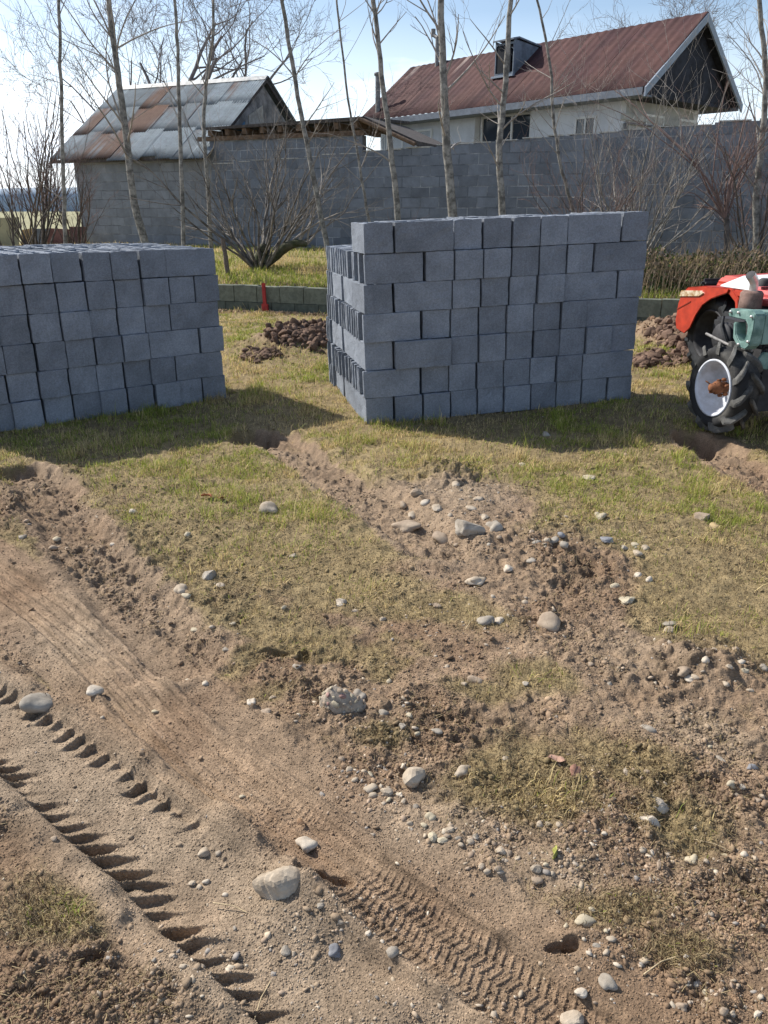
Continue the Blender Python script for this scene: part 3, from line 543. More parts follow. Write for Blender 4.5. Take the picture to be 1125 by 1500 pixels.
# ------------------------------------------------------------------ grass
def blades(name, X, Y, Z, Lg, Wd, C, lean=.7, bend=.5):
    n = len(X); a = RNG.uniform(0, 6.283, n); tl = np.abs(RNG.normal(0, lean, n)).clip(0, 1.45)
    dx, dy = np.cos(a)*np.sin(tl), np.sin(a)*np.sin(tl); dz = np.cos(tl)
    b = RNG.uniform(0, bend, n); px, py = -np.sin(a), np.cos(a)
    tw = RNG.uniform(-.8, .8, n); px, py = px*np.cos(tw)-py*np.sin(tw), px*np.sin(tw)+py*np.cos(tw)
    P0 = np.stack([X, Y, Z], 1); d = np.stack([dx, dy, dz], 1); w = np.stack([px, py, 0*px], 1)*Wd[:, None]*.5
    mid = P0+d*(Lg*.55)[:, None]; d2 = d+np.stack([np.cos(a)*b, np.sin(a)*b, -b*.9], 1); d2 /= np.linalg.norm(d2, axis=1)[:, None]; tip = mid+d2*(Lg*.45)[:, None]
    tip[:, 2] = np.maximum(tip[:, 2], Z+.003)
    V = np.stack([P0-w, P0+w, mid+w*.8, mid-w*.8, tip], 1).reshape(-1, 3)
    i = np.arange(n)[:, None]*5; q = np.concatenate([i+0, i+1, i+2, i+3, i+3, i+2, i+4], 1).ravel(); sz = np.tile([4, 3], n)
    return npmesh(name, V, q, sz, False, {'col': np.repeat(C, 5, 0)})
GREEN = np.array([.17, .215, .035]); GREEN2 = np.array([.38, .41, .07]); STRAW = np.array([.72, .57, .27]); STRAW2 = np.array([.42, .31, .15])
def gcols(n, X, Y, dry):
    t = RNG.uniform(0, 1, n)[:, None]; g = GREEN+(GREEN2-GREEN)*t; s_ = STRAW2+(STRAW-STRAW2)*t
    k = (RNG.uniform(0, 1, n) < dry)[:, None]; return np.where(k, s_, g)*(1+RNG.normal(0, .15, (n, 1))).clip(.5, 1.5)
MGR = attrmat("grass_blade", .6, .25, trans=.35)
def patchy(X, Y, m):
    k = sstep(.40, .58, fbm(X, Y, 7, 4, 170))*(.35+.65*sstep(.36, .5, fbm(X, Y, 2.0, 3, 172))); return (lowd(X, Y) < -.05)*sstep(.05, .85, m['g'])*(.10+.85*k)
X1, Y1, M1 = sample(110000, lambda X, Y, m: patchy(X, Y, m)**1.4*.8, 1.1, 3.6, .5)
X2, Y2, M2 = sample(640000, patchy, 3.6, 13, .35)
X = np.concatenate([X1, X2]); Y = np.concatenate([Y1, Y2]); Mk = masks(X, Y)
n = len(X); dry = np.clip(.32+1.6*(fbm(X, Y, 1.1, 3, 120)-.35)+1.1*(fbm(X, Y, 5, 2, 121)-.5)+.18*sstep(0.5, 2, X)*(1-sstep(5.5, 7, Y)), .12, .9)
Lg = RNG.uniform(.012, .046, n)*(.30+.35*Mk['g']+.07*np.clip(Y, 0, 4))*(.7+.6*fbm(X, Y, 3, 2, 130)*1.2); Lg *= np.where(RNG.uniform(0, 1, n) < .04, 1.9, 1)*(1+1.3*sstep(.60, .72, fbm(X, Y, 4.5, 2, 131)))
Wd = np.maximum(.0024, .00062*Y)*RNG.uniform(.7, 1.3, n)
o = link("grass", blades("grass", X, Y, hgt(X, Y, Mk)-.002, Lg, Wd, gcols(n, X, Y, dry), .75, .9), None, [MGR]); tag(o, "short patchy grass, green and straw coloured", "grass", kind='stuff')
# straw litter lying flat
X, Y, Mk = sample(190000, lambda X, Y, m: np.clip(.04+.6*sstep(0., .3, m['g'])+.5*m['rough']*sstep(.4, .6, m['n2'])-.5*m['track'], 0, 1), 1.0, 8, 1.8)
n = len(X); C = np.where((RNG.uniform(0, 1, n) < .5)[:, None], np.array([.075, .045, .025]), np.array([.36, .28, .15]))*(1+RNG.normal(0, .2, (n, 1))).clip(.4, 1.6)
o = link("straw_litter", blades("straw_litter", X, Y, hgt(X, Y, Mk)+.003, RNG.uniform(.008, .035, n)*(.7+.15*Y), np.maximum(.0015, .0007*Y), C, 1.6, .3), None, [MGR]); tag(o, "dead straw and root bits lying on the soil", "straw", kind='stuff')
# terrace grass beyond the low wall
n0 = 150000; Y = RNG.uniform(10.3, 21, n0); X = RNG.uniform(-1, 1, n0)*(.6*Y+.6); ld = lowd(X, Y); k = (ld > .12) & (ld < 6) & (RNG.uniform(0, 1, n0) < np.where(ld < 3, 1, .5)); X, Y, ld = X[k], Y[k], ld[k]; n = len(X)
gr = sstep(.42, .62, fbm(X, Y, 1., 3, 140)+.14*np.exp(-((ld-.7)/.9)**2)); dry = np.clip(1-gr*.85, .1, .95)
o = link("terrace_grass", blades("terrace_grass", X, Y, hgt(X, Y)-.01, RNG.uniform(.05, .13, n)*(.7+.9*fbm(X, Y, 2.3, 3, 141)), RNG.uniform(.006, .013, n), gcols(n, X, Y, dry), .55, .8), None, [MGR]); tag(o, "taller mixed green and dry grass on the terrace behind the low wall", "grass", kind='stuff')

# ------------------------------------------------------------------ single dead leaves
def leaf(x, y, sz, c, label, tilt, seed):
    lx, ly = G(x, y); lz = zat(lx, ly); rg = random.Random(seed); V = []; Fc = []; n = 8
    for i in range(n+1):
        t = i/n; w = math.sin(math.pi*t**.8)*.34; zc = .18*math.sin(t*3+seed)
        for k_ in (-1, 0, 1): V.append(((t-.5)*sz, k_*w*sz, (zc+.16*abs(k_)*(1 if w > .02 else 0)+rg.uniform(-.02, .02))*sz))
    for i in range(n):
        for k_ in (0, 1): a_ = i*3+k_; Fc.append((a_, a_+3, a_+4, a_+1))
    m_ = MB(); m_.add(V, Fc, 0, None, True); o = m_.build("dead_leaf", mat("leaf_"+str(seed), c, .7, .25, 60., None, .3, 200., .001)); o.location = (lx, ly, lz+sz*.22); o.rotation_euler = (R(tilt), R(rg.uniform(-20, 20)), rg.uniform(0, 6)); sm = o.modifiers.new("thick", 'SOLIDIFY'); sm.thickness = .0008; tag(o, label, "leaf")
leaf(302, 732, .07, (.34, .12, .06), "reddish brown curled leaf in the grass left of the lone pale stone", 20, 1)
leaf(325, 735, .05, (.38, .20, .09), "orange brown leaf just right of the reddish curled leaf", -15, 2)
leaf(811, 1258, .042, (.25, .25, .06), "yellowish green leaf standing upright on bare earth at lower right", 70, 3)
leaf(815, 1120, .05, (.36, .22, .16), "pale brown leaf beside the green tuft at the lower right", 10, 4)
leaf(840, 1142, .05, (.30, .16, .11), "curled reddish leaf beneath the pale brown leaf", 25, 5)
leaf(1045, 775, .06, (.42, .31, .16), "straw coloured leaf in dry grass near the right edge", 10, 6)
leaf(440, 1205, .03, (.30, .18, .10), "tiny brown leaf beside the smooth whitish oval stone", 20, 7)
for k_, (x, y, a_) in enumerate([(970, 1415, 25), (385, 1455, 75), (1045, 1245, -30), (690, 915, 60), (340, 1330, -20)]):
    q = MB(); l_ = .05; q.tube([(-l_, 0, 0), (0, .004, .006), (l_, 0, .002)], [.0016, .0014, .001], 5); sx0, sy0 = G(x, y); o = q.build("straw_stalk", mat("straw_stalk_"+str(k_), (.42, .33, .20), .8, .2, 50., None, 0)); o.location = (sx0, sy0, zat(sx0, sy0)+.006); o.rotation_euler = (0, 0, R(a_))
    tag(o, "single dry straw stalk lying on bare soil, "+["near the bottom right corner", "in pale sand at the bottom", "in gravel at the lower right", "above the round grey sunken stone", "left of the big boulder"][k_], "stalk")

# ------------------------------------------------------------------ concrete blocks
UNIT, ROW = .21, .2
MBL = mat("concrete_block", (.215, .238, .275), .95, .07, 55., None, 1., 170., .008, spec=.15, randobj=.17, thr=(.36, .64))
# aggregate speckle
def speckle(m, sc, amt):
    t = m.node_tree; b = t.nodes['Principled BSDF']; src = b.inputs['Base Color'].links[0].from_socket
    tc = nd(t, 'ShaderNodeTexCoord'); oi = nd(t, 'ShaderNodeObjectInfo'); ad = nd(t, 'ShaderNodeVectorMath', operation='ADD'); t.links.new(tc.outputs['Object'], ad.inputs[0]); t.links.new(oi.outputs['Location'], ad.inputs[1])
    v = nd(t, 'ShaderNodeTexVoronoi', i_Scale=sc); t.links.new(ad.outputs[0], v.inputs['Vector'])
    mr = nd(t, 'ShaderNodeMapRange'); mr.inputs['To Min'].default_value = 1-amt; mr.inputs['To Max'].default_value = 1+amt
    sp = nd(t, 'ShaderNodeSeparateXYZ'); t.links.new(v.outputs['Color'], sp.inputs[0]); t.links.new(sp.outputs[0], mr.inputs[0])
    n = nd(t, 'ShaderNodeTexNoise', i_Scale=6., i_Detail=5.); t.links.new(ad.outputs[0], n.inputs['Vector']); mr2 = nd(t, 'ShaderNodeMapRange'); mr2.inputs['From Min'].default_value = .3; mr2.inputs['From Max'].default_value = .7; mr2.inputs['To Min'].default_value = .82; mr2.inputs['To Max'].default_value = 1.15; t.links.new(n.outputs[0], mr2.inputs[0])
    mm = nd(t, 'ShaderNodeMath', operation='MULTIPLY'); t.links.new(mr.outputs[0], mm.inputs[0]); t.links.new(mr2.outputs[0], mm.inputs[1])
    vm = nd(t, 'ShaderNodeVectorMath', operation='SCALE'); t.links.new(src, vm.inputs[0]); t.links.new(mm.outputs[0], vm.inputs['Scale']); t.links.new(vm.outputs[0], b.inputs['Base Color'])
speckle(MBL, 150., .14)
def block_mesh(seed):
    rg = random.Random(seed); xc = [0, .028, .128, .152, .252, .276, .372, .408]; yc = [0, .030, .088, .110, .168, .198]
    def solid(i, j):
        if not (0 <= i < 7 and 0 <= j < 5): return False
        if i in (1, 3, 5) and j in (1, 3): return False
        if i == 6 and (j in (1, 3) or (seed % 3 == 1 and j == 2)): return False
        return True
    z0, z1 = .0, .197; bm = bmesh.new(); cache = {}
    def V(i, j, t):
        if (i, j, t) not in cache: cache[(i, j, t)] = bm.verts.new((xc[i], yc[j], z1 if t else z0))
        return cache[(i, j, t)]
    for i in range(7):
        for j in range(5):
            if not solid(i, j): continue
            bm.faces.new([V(i, j, 1), V(i+1, j, 1), V(i+1, j+1, 1), V(i, j+1, 1)]); bm.faces.new([V(i, j, 0), V(i, j+1, 0), V(i+1, j+1, 0), V(i+1, j, 0)])
            for di, dj, a, b in ((-1, 0, (i, j+1), (i, j)), (1, 0, (i+1, j), (i+1, j+1)), (0, -1, (i, j), (i+1, j)), (0, 1, (i+1, j+1), (i, j+1))):
                if not solid(i+di, j+dj): bm.faces.new([V(*a, 0), V(*b, 0), V(*b, 1), V(*a, 1)])
    bmesh.ops.recalc_face_normals(bm, faces=bm.faces)
    es = [e for e in bm.edges if len(e.link_faces) == 2 and e.calc_face_angle(0) > .6]
    bmesh.ops.subdivide_edges(bm, edges=[e for e in bm.edges if e.calc_length() > .15], cuts=4, use_grid_fill=True)
    es = [e for e in bm.edges if len(e.link_faces) == 2 and e.calc_face_angle(0) > .6]
    bmesh.ops.bevel(bm, geom=es, offset=.0022, segments=1, affect='EDGES', clamp_overlap=True)
    for v in bm.verts:
        k = .0012; v.co += Vector((rg.gauss(0, k), rg.gauss(0, k), rg.gauss(0, k)))
        # now and then a knocked corner
    for _ in range(rg.choice([0, 1, 2, 2])):
        c = Vector((rg.choice([0, .1, .3, .408]), rg.choice([0, .202]), rg.choice([0, .197, .197]))); rr = rg.uniform(.012, .024)
        for v in bm.verts:
            d = (v.co-c).length
            if d < rr: v.co += (Vector((.2, .1, .1))-c).normalized()*(rr-d)*.5
    me = bpy.data.meshes.new("concrete_block"); bm.to_mesh(me); bm.free(); me.materials.append(MBL); return me
BM_ = [block_mesh(s) for s in range(6)]
ORD = ["zeroth", "first", "second", "third", "fourth", "fifth", "sixth", "seventh", "eighth", "ninth", "tenth", "eleventh", "twelfth"]
def stack(name_side, origin, dirv, rise, rows, flip, keep, UNIT=UNIT, sc=1.):
    """rows: top row first, strings of S (end showing) and L (long side showing), left to right in the photo.
    origin = left front bottom corner; dirv unit vector along the face"""
    dx, dy = dirv; nx, ny = -dy, dx
    depth_slots = 3
    nrow = len(rows)
    for ri, row in enumerate(rows):
        lev = nrow-1-ri; u = 0.; cnt = 0
        wob = random.uniform(-.008, .008)
        for ch in row:
            cnt += 1; wd = 1 if ch == 'S' else 2
            first = (u == 0); last = (u+wd >= sum(1 if c == 'S' else 2 for c in row)-.01)
            if ch == 'S': items = [('S', 0.), ('S', .418), ('S', .90), ('T', 1.315)]
            else: items = [('L', .212*k+(.045 if k > 3 else 0)) for k in range(7 if not flip else 6)]
            for di, (tp, v) in enumerate(items):
                top = (lev == nrow-1); nexttop = (lev == nrow-2)
                kp = keep(u, wd, di, top, nexttop, first, last, row, lev)
                if not kp: continue
                if di > 0 and tp == 'T' and not (first or top or nexttop): continue
                jx, jy, jr = random.gauss(0, .004), random.gauss(0, .010), random.gauss(0, R(.9))
                uu = u*UNIT+wob+jx; vv = v+jy
                if di > 0: vv += random.uniform(0, .01)
                me = BM_[random.randrange(6)]
                o = bpy.data.objects.new("concrete_block", me); COL.objects.link(o)
                zl = lev*ROW+rise(u*UNIT)+(random.uniform(0, .007) if top else 0)
                tilt = math.atan2(rise(2.1)-rise(0), 2.1)
                if tp == 'S': A = math.pi/2+jr; bx, by = uu+.204, vv    # local x -> depth
                elif tp == 'T': A = jr; bx, by = uu, vv
                else: A = jr; bx, by = uu, vv
                if tp in 'LT' and first:  # grooved end outwards on the left end
                    A = math.pi+jr; bx, by = uu+.410, vv+.203
                if tp == 'T' and not first and row and u*1 and False: continue
                wx = origin[0]+dx*bx+nx*by; wy = origin[1]+dy*bx+ny*by
                base = math.atan2(dy, dx)
                # tilt about the stack's depth axis, then the block's own turn
                Mx = Matrix.Translation((wx, wy, zl+origin[2]+tilt*(bx-u*UNIT))) @ Matrix.Rotation(base, 4, 'Z') @ Matrix.Rotation(-tilt, 4, 'Y') @ Matrix.Rotation(A, 4, 'Z') @ Matrix.Diagonal((sc, sc, 1, 1))
                o.matrix_world = Mx
                rn = "top row" if ri == 0 else ("bottom row" if ri == nrow-1 else ORD[ri+1]+" row down")
                if di == 0:
                    show = "square end showing" if tp == 'S' else "long side showing"
                    place = "%s, %s from the %s" % (rn, ORD[cnt] if not flip else ORD[len(row)-cnt+1], "left" if not flip else "right")
                    lab = "grey concrete block, %s, %s stack, %s" % (show, name_side, place)
                elif first and not top:
                    lab = "grey hollow concrete block on the %s stack's left side, %s, %s back" % (name_side, rn, ORD[di+1])
                elif last and flip and not top:
                    lab = "grey concrete block at the %s stack's right end, %s, %s back" % (name_side, rn, ORD[di+1])
                else:
                    lab = "hollow grey block on the %s stack's %s, column %s, %s back" % (name_side, "top" if top else rn, ORD[cnt] if not flip else ORD[len(row)-cnt+1], ORD[di+1])
                tag(o, lab, "concrete block", "concrete blocks of the %s stack" % name_side)
            u += wd
RP = ["SLSSSSLS", "LSSSSSSL", "SLSSSSLS", "LSSSSSSL", "SLSSSSSSS", "LSSSSSSL", "SSSSSSSSSS"]
def keepR(u, wd, di, top, nt_, first, last, row, lev):
    if di == 0: return True
    if top: return False if first and di > 0 else di == 1 and not first
    if first: return True
    if nt_: return di > 0 and u < 4 and True
    return False
rl = lambda p, q: (q[0]-p[0], q[1]-p[1])
Po = G(537, 620.5); Pe = (2.03, 6.10); v_ = rl(Po, Pe); l_ = math.hypot(*v_)
stack("right", (Po[0], Po[1], -.012), (v_[0]/l_, v_[1]/l_), lambda s: .033*s, RP, False, keepR, .2155, 1.025)
LP = ["SSSSSSSSSL", "SSSSSSSSSSS", "SSSSSSSSSL", "SSSSSSSSLS", "SSSSSSSSSL", "SSSSSSSSSSS"]
def keepL(u, wd, di, top, nt_, first, last, row, lev):
    if di == 0: return u > 0.5
    if top: return u > 0.5
    if last: return False if di < 3 and False else (di == 1 and lev > 2 or di == 2 and lev > 2) and False
    return False
Pr = G(333, 581.5); Pl = G(0, 632); v_ = rl(Pl, Pr); l_ = math.hypot(*v_); d_ = (v_[0]/l_, v_[1]/l_)
Lo = (Pr[0]-d_[0]*11*UNIT, Pr[1]-d_[1]*11*UNIT, -.01)
stack("left", Lo, d_, lambda s: 0., LP, True, keepL)

# ------------------------------------------------------------------ low retaining wall
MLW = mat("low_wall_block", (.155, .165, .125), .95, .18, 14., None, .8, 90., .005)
a = math.atan2(LOWB[1]-LOWA[1], LOWB[0]-LOWA[0]); lw = empty("low_block_wall", (LOWA[0], LOWA[1], 0), a); tag(lw, "low greenish concrete block wall behind the stacks holding up the terrace", "low wall")
lu = MB(); ll = MB(); s = -5.2
while s < 11.5:
    j = random.uniform(-.006, .006); lu.box((s+.003, -.10+j, .135), (s+.393, .08, .375+random.uniform(-.006, .006))); s += .397
s = -5.4
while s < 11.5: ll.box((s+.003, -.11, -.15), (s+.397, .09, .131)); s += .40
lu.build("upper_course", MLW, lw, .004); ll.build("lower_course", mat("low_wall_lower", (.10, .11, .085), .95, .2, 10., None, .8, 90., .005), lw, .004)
MRED = mat("red_paint", (.36, .035, .03), .7, .2, 20.)
sx_, sy_ = G(391, 455); st = MB()
st.box((-.028, -.012, -.1), (.028, .012, .43)); st.add([(-.05, -.016, .02), (.05, -.016, .0), (.045, -.016, .12), (-.03, -.016, .14)], [(0, 1, 2, 3)])
st.box((-.055, -.014, -.02), (.055, .014, .12))
o = st.build("red_stake", MRED, None, .003); o.location = (sx_, sy_-.17, 0); o.rotation_euler = (R(-2), R(-2), a); tag(o, "narrow red painted stake standing against the low wall between the stacks", "stake")
# wooden post
p0 = D(334, 400, 14.1); o = MB(); o.tube([(0, 0, -.15), (-.02, 0, .3), (-.055, .01, .62)], [.045, .04, .036], 8); po = o.build("wooden_post", mat("old_wood", (.14, .11, .09), .95, .3, 30., None, .8, 60., .01)); po.location = (p0.x, p0.y, zat(p0.x, p0.y)); tag(po, "short weathered wooden post leaning left of the mossy shrub", "post")

# ------------------------------------------------------------------ garden wall, barn, house
WD = Vector((-.919, .395, 0))                 # along the wall towards the left
WO = Vector((-4.04, 19.8, 0))                 # where wall and barn meet
wa = math.atan2(-WD.y, -WD.x)
MW = blockwall("garden_wall_block", (.155, .175, .205), .42, .205, (.34, .36, .38), .17, msize=.009)
gw = MB(); N = 52; L_ = 14.5; gwz = .3
top = [2.52+.043*(L_*i/N-8.6)+.015*random.random() for i in range(N+1)]
for i in range(N):
    x0, x1 = L_*i/N, L_*(i+1)/N; gw.box((x0+.0005*(i % 2), 0, -.3), (x1, .2, top[i] if i % 3 else top[i]+.012))
wall = empty("garden_wall", (WO.x, WO.y, gwz), wa); tag(wall, "long high grey block wall behind the bare trees in front of the house", "wall")
gw.build("blockwork", MW, wall)
cp = MB(); i = 0; x = 0.05
while x < L_:
    w = random.uniform(.3, .8); cp.box((x, -.012, top[min(N-1, int(x/L_*N))]+.016), (x+w*.8, .21, top[min(N-1, int(x/L_*N))]+.028+random.random()*.015)); x += w
cp.build("mortar_cap", mat("mortar", (.40, .40, .38), .95, .2, 20., None, .8, 50., .01), wall)
# barn
barn = empty("block_barn", (WO.x, WO.y, .3), wa); tag(barn, "small grey block barn with a patchy rusty tin roof on the left", "barn")
MBN = blockwall("barn_block", (.20, .215, .235), .42, .205, (.30, .30, .30), .14, msize=.009)
DPT = 5.28; HF = DPT/2; EZ = 2.46; RZ = 4.25; BL = 4.15
bw = MB(); bw.box((-BL, 0, -.4), (0, .2, EZ)); bw.box((-BL, DPT-.2, -.4), (0, DPT, EZ)); bw.box((-BL, .2, -.4), (-BL+.2, DPT-.2, EZ)); bw.box((-.2, .2, -.4), (0, DPT-.2, EZ)); bw.build("wall", MBN, barn)
gb = MB(); gb.prism([(.25, EZ+.002), (DPT-.25, EZ+.002), (HF, RZ-.14)], 0, -.14, -.06); 
gb.build("gable_boards", mat("grey_boards", (.20, .19, .18), .9, .4, 3., None, .5, 30., .01), barn)
pl_ = MB(); pl_.prism([(.9, EZ+.15), (1.6, EZ+.15), (1.6, EZ+.75), (.9, EZ+.3)], 0, -.05, -.03); pl_.build("blue_panel", mat("blue_tin", (.05, .16, .27), .6, .2, 5.), barn)
pw = MB(); pw.prism([(1.8, EZ+.2), (2.5, EZ+.2), (2.5, EZ+1.2), (1.8, EZ+.9)], 0, -.05, -.035); pw.build("pale_board", mat("pale_wood", (.36, .33, .28), .9, .2, 8.), barn)
# sheets of the tin roof with per-sheet rust
def tinroof(name, x0, x1, y_e, z_e, y_r, z_r, parent, ncol, nrow, colfn, matr, rib=.076, amp=.011, ragged=.05, sides=(1, -1), yc=None):
    Vs, Fs, Cs = [], [], []; off = 0
    for sd in sides:
        for c in range(ncol):
            for r in range(nrow):
                xa, xb = x0+(x1-x0)*c/ncol-.02, x0+(x1-x0)*(c+1)/ncol+.02
                ta, tb = r/nrow-(.02 if r else random.uniform(0, ragged)), (r+1)/nrow+.015
                if r == nrow-1: tb = 1.
                nxp = 26; nyp = 4; lift = (.005*((c+r) % 2)+random.uniform(0, .004))*(nrow > 1); sk = random.uniform(-.03, .03)*ragged*10
                gx_, gt = np.meshgrid(np.linspace(xa, xb, nxp), np.linspace(ta, tb, nyp))
                yy = y_e+(y_r-y_e)*gt; zz = z_e+(z_r-z_e)*gt+lift+amp*np.sin(gx_/rib*2*math.pi)
                if sd < 0: yy = 2*(y_r)-yy
                V = np.stack([gx_+sk*gt, yy, zz], -1).reshape(-1, 3)
                i = (np.arange(nyp-1)[:, None]*nxp+np.arange(nxp-1)).ravel(); Fs.append(np.stack([i, i+1, i+nxp+1, i+nxp], 1)+off); off += len(V)
                Vs.append(V); Cs.append(colfn(V, c, r, sd, gt.ravel()))
    V = np.vstack(Vs); Fc = np.vstack(Fs); me = npmesh(name, V, Fc.ravel(), np.full(len(Fc), 4), True, {'col': np.clip(np.vstack(Cs), 0, 1)})
    o = link(name, me, parent, [matr]); sm = o.modifiers.new("thick", 'SOLIDIFY'); sm.thickness = .004; return o
rg_ = random.Random(5)
rust = {}
def barncol(V, c, r, sd, t):
    if (c, r, sd) not in rust:
        base = .55 if (c, r) in ((3, 0), (3, 1), (3, 2), (4, 2), (4, 1)) else (.38 if (c, r) in ((2, 0), (5, 1), (6, 1), (8, 2), (0, 1)) else .08)
        rust[(c, r, sd)] = (np.clip(base*rg_.uniform(.55, 1.2)+rg_.uniform(-.1, .15), 0, 1), rg_.uniform(.75, 1.2))
    k, b = rust[(c, r, sd)]
    zn = np.array([.165, .195, .215])*b; ru = np.array([.125, .075, .056])
    n = fbm(V[:, 0], t*3.5, 3.2, 4, 200+c)
    m = sstep(.60-.42*k, .76-.36*k, .35*n+.45*fbm(V[:, 0]*.9+3, t*2.6, 2.2, 4, 261)+.2*fbm(V[:, 0]*6, t*1.2, 3, 3, 240+r))[:, None]; tt = t*3-r
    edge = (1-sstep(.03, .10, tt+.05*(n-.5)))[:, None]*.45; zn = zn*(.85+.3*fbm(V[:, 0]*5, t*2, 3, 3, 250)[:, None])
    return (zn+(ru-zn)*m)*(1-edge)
MTIN = attrmat("tin_sheet", .8, .12, noise=.18, nscale=9., bump=.2, bscale=30., bdist=.01)
ov = .22; sl_ = (RZ-EZ)/HF
tinroof("roof", -BL-.55, .08, -ov, EZ-ov*sl_+.06, HF, RZ+.06, barn, 10, 3, barncol, MTIN)
rf = MB(); 
for x in (-BL-.5, -.0): rf.prism([(-ov, EZ-ov*sl_-.05), (-ov, EZ-ov*sl_+.04), (HF, RZ+.04), (2*HF+ov, EZ-ov*sl_+.04), (2*HF+ov, EZ-ov*sl_-.05), (HF, RZ-.06)], 0, x, x+.035)
rf.box((-BL-.45, -ov+.02, EZ-ov*sl_-.04), (0, -ov+.05, EZ-ov*sl_+.04)); MDK = mat("dark_timber", (.07, .06, .055), .9, .3, 12.); rf.build("verge_boards", MDK, barn)
rc = MB(); rc.prism([(HF-.14, RZ-.01), (HF, RZ+.10), (HF+.14, RZ-.01), (HF, RZ+.085)], 0, -BL-.5, .06); rc.build("ridge_cap", mat("ridge_tin", (.42, .42, .40), .5, .2, 6.), barn)
# lean-to shed roof on poles beside the barn
shed = empty("lean_to_shed", (WO.x, WO.y, .3), wa); tag(shed, "lean-to shed roof of planks and beams between barn and house", "shed")
x1s = 3.95; sh = MB()
sh.add([(-.1, -.16, 2.88), (x1s, -.16, 2.925), (x1s, 2.6, 3.1), (-.1, 2.6, 3.1), (-.1, -.16, 2.93), (x1s, -.16, 3.0), (x1s, 2.6, 3.15), (-.1, 2.6, 3.15)], [(0, 3, 2, 1), (4, 5, 6, 7), (0, 1, 5, 4), (1, 2, 6, 5), (2, 3, 7, 6), (3, 0, 4, 7)])
sh.build("roof_sheet", MDK, shed); bmW = mat("brown_beam", (.13, .088, .06), .9, .3, 14.); be = MB(); be.box((-.3, -.05, 2.66), (x1s-.0, .06, 2.75)); be.build("wall_plate", bmW, shed)
for k in range(9):
    b_ = MB(); x = .05+k*.46; b_.box((x, -.11, 2.755+.018*k*.3), (x+.10, 2.2, 2.875+.018*k*.3)); b_.build("rafter", bmW, shed)
e1 = MB(); e1.add([(x1s, -.1, 3.02), (x1s+1.25, -.1, 2.50), (x1s+1.25, -.1, 2.40), (x1s, -.1, 2.90), (x1s, 2.4, 3.02), (x1s+1.25, 2.4, 2.50), (x1s+1.25, 2.4, 2.40), (x1s, 2.4, 2.90)], [(0, 3, 2, 1), (4, 5, 6, 7), (0, 1, 5, 4), (2, 3, 7, 6), (1, 2, 6, 5), (0, 4, 7, 3)]); e1.build("hip_slope", MDK, shed)
e2 = MB(); e2.tube([(x1s-.1, -.14, 2.98), (x1s+1.2, -.14, 2.44)], .045, 6); e2.build("hip_beam", bmW, shed)
w2 = MB(); w2.box((0, .003, 2.05), (x1s-.05, .19, 2.66))
w2.box((0, -.004, 2.25), (x1s-.05, .003, 2.66)); w2.build("infill", MW, shed)

# house
HA = math.atan2(-.747, .664); hs = empty("village_house", (5.6, 19.0, .35), HA)   # local +x to the right gable, +y to the back
tag(hs, "white walled village house with a rusty red tin gable roof and dormer", "house")
HL, HW, HE, HR_ = 9.6, 4.42, 3.62, 5.30
MWH = mat("white_plaster", (.56, .57, .58), .9, .07, 3., None, .4, 25., .01); MWB = mat("beige_render", (.36, .36, .34), .95, .12, 2., None, .5, 30., .01); MFR = mat("white_frame", (.62, .62, .60), .5, .05, 5., None, 0)
MGL, t_, b_ = newmat("window_glass"); b_.inputs['Base Color'].default_value = (.03, .04, .055, 1); b_.inputs['Roughness'].default_value = .08; b_.inputs['Specular IOR Level'].default_value = .6
MCU = mat("net_curtain", (.42, .44, .46), .8, .1, 5., None, 0)
fy = .45; gx_ = -.75                      # eave overhang, gable overhang
hw = MB(); rA, rB = -5.25, -3.35           # recess between these
hw.box((-HL+.5, fy, -.4), (rA, fy+.2, HE-.05)); hw.box((rA-.2, fy+.203, -.4), (rA-.001, fy+.45, HE-.05)); hw.box((rA, fy+.25, -.4), (rB, fy+.45, HE-.05)); hw.box((rB+.001, fy+.203, -.4), (rB+.2, fy+.45, HE-.05))
hw.box((rB, fy, -.4), (gx_, fy+.2, HE-.05)); hw.box((-HL+.5, HW-.65, -.4), (gx_, HW-.45, HE-.05)); hw.box((-HL+.5, fy+.2, -.4), (-HL+.7, HW-.65, HE-.05)); hw.build("front_wall", MWH, hs)
h2 = MB(); h2.box((gx_-.2+.003, fy+.203, -.4), (gx_+.003, HW-.66, HE-.05)); h2.box((gx_+.003, fy, HE-.55), (gx_+.05, HW-.5, HE-.42)); h2.build("side_wall", MWB, hs)
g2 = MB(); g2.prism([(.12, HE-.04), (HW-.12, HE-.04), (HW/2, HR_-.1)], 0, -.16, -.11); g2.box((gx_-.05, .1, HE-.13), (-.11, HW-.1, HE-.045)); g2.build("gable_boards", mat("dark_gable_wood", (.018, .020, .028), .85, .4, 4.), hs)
def hcol(V, c, r, sd, t):
    n = fbm(V[:, 0], t*4, 2.6, 4, 300)[:, None]; n2 = fbm(V[:, 0]*3, t*1.2, 3, 3, 310)[:, None]
    a = np.array([.048, .023, .024]); b = np.array([.076, .038, .034]); pa = np.array([.34, .28, .25])
    c_ = a+(b-a)*sstep(.35, .65, n)*1.; c_ = c_*(.7+.6*fbm(V[:, 0]*4, t*.8, 3, 3, 333)[:, None])*(.85+.3*n2)
    fl = (sstep(.66, .72, fbm(V[:, 0]*1.5, t*9, 2.2, 3, 320))*sstep(.62, .85, t)*(V[:, 0] < -3))[:, None]
    return c_+(pa-c_)*fl*.7
sl2 = (HR_-HE)/(HW/2)
tinroof("roof", -HL-.05, .1, -.02, HE, HW/2, HR_, hs, 12, 1, hcol, attrmat("rusty_red_tin", .8, .12, noise=.25, nscale=5., bump=.1), rib=.24, amp=.007, ragged=.0)
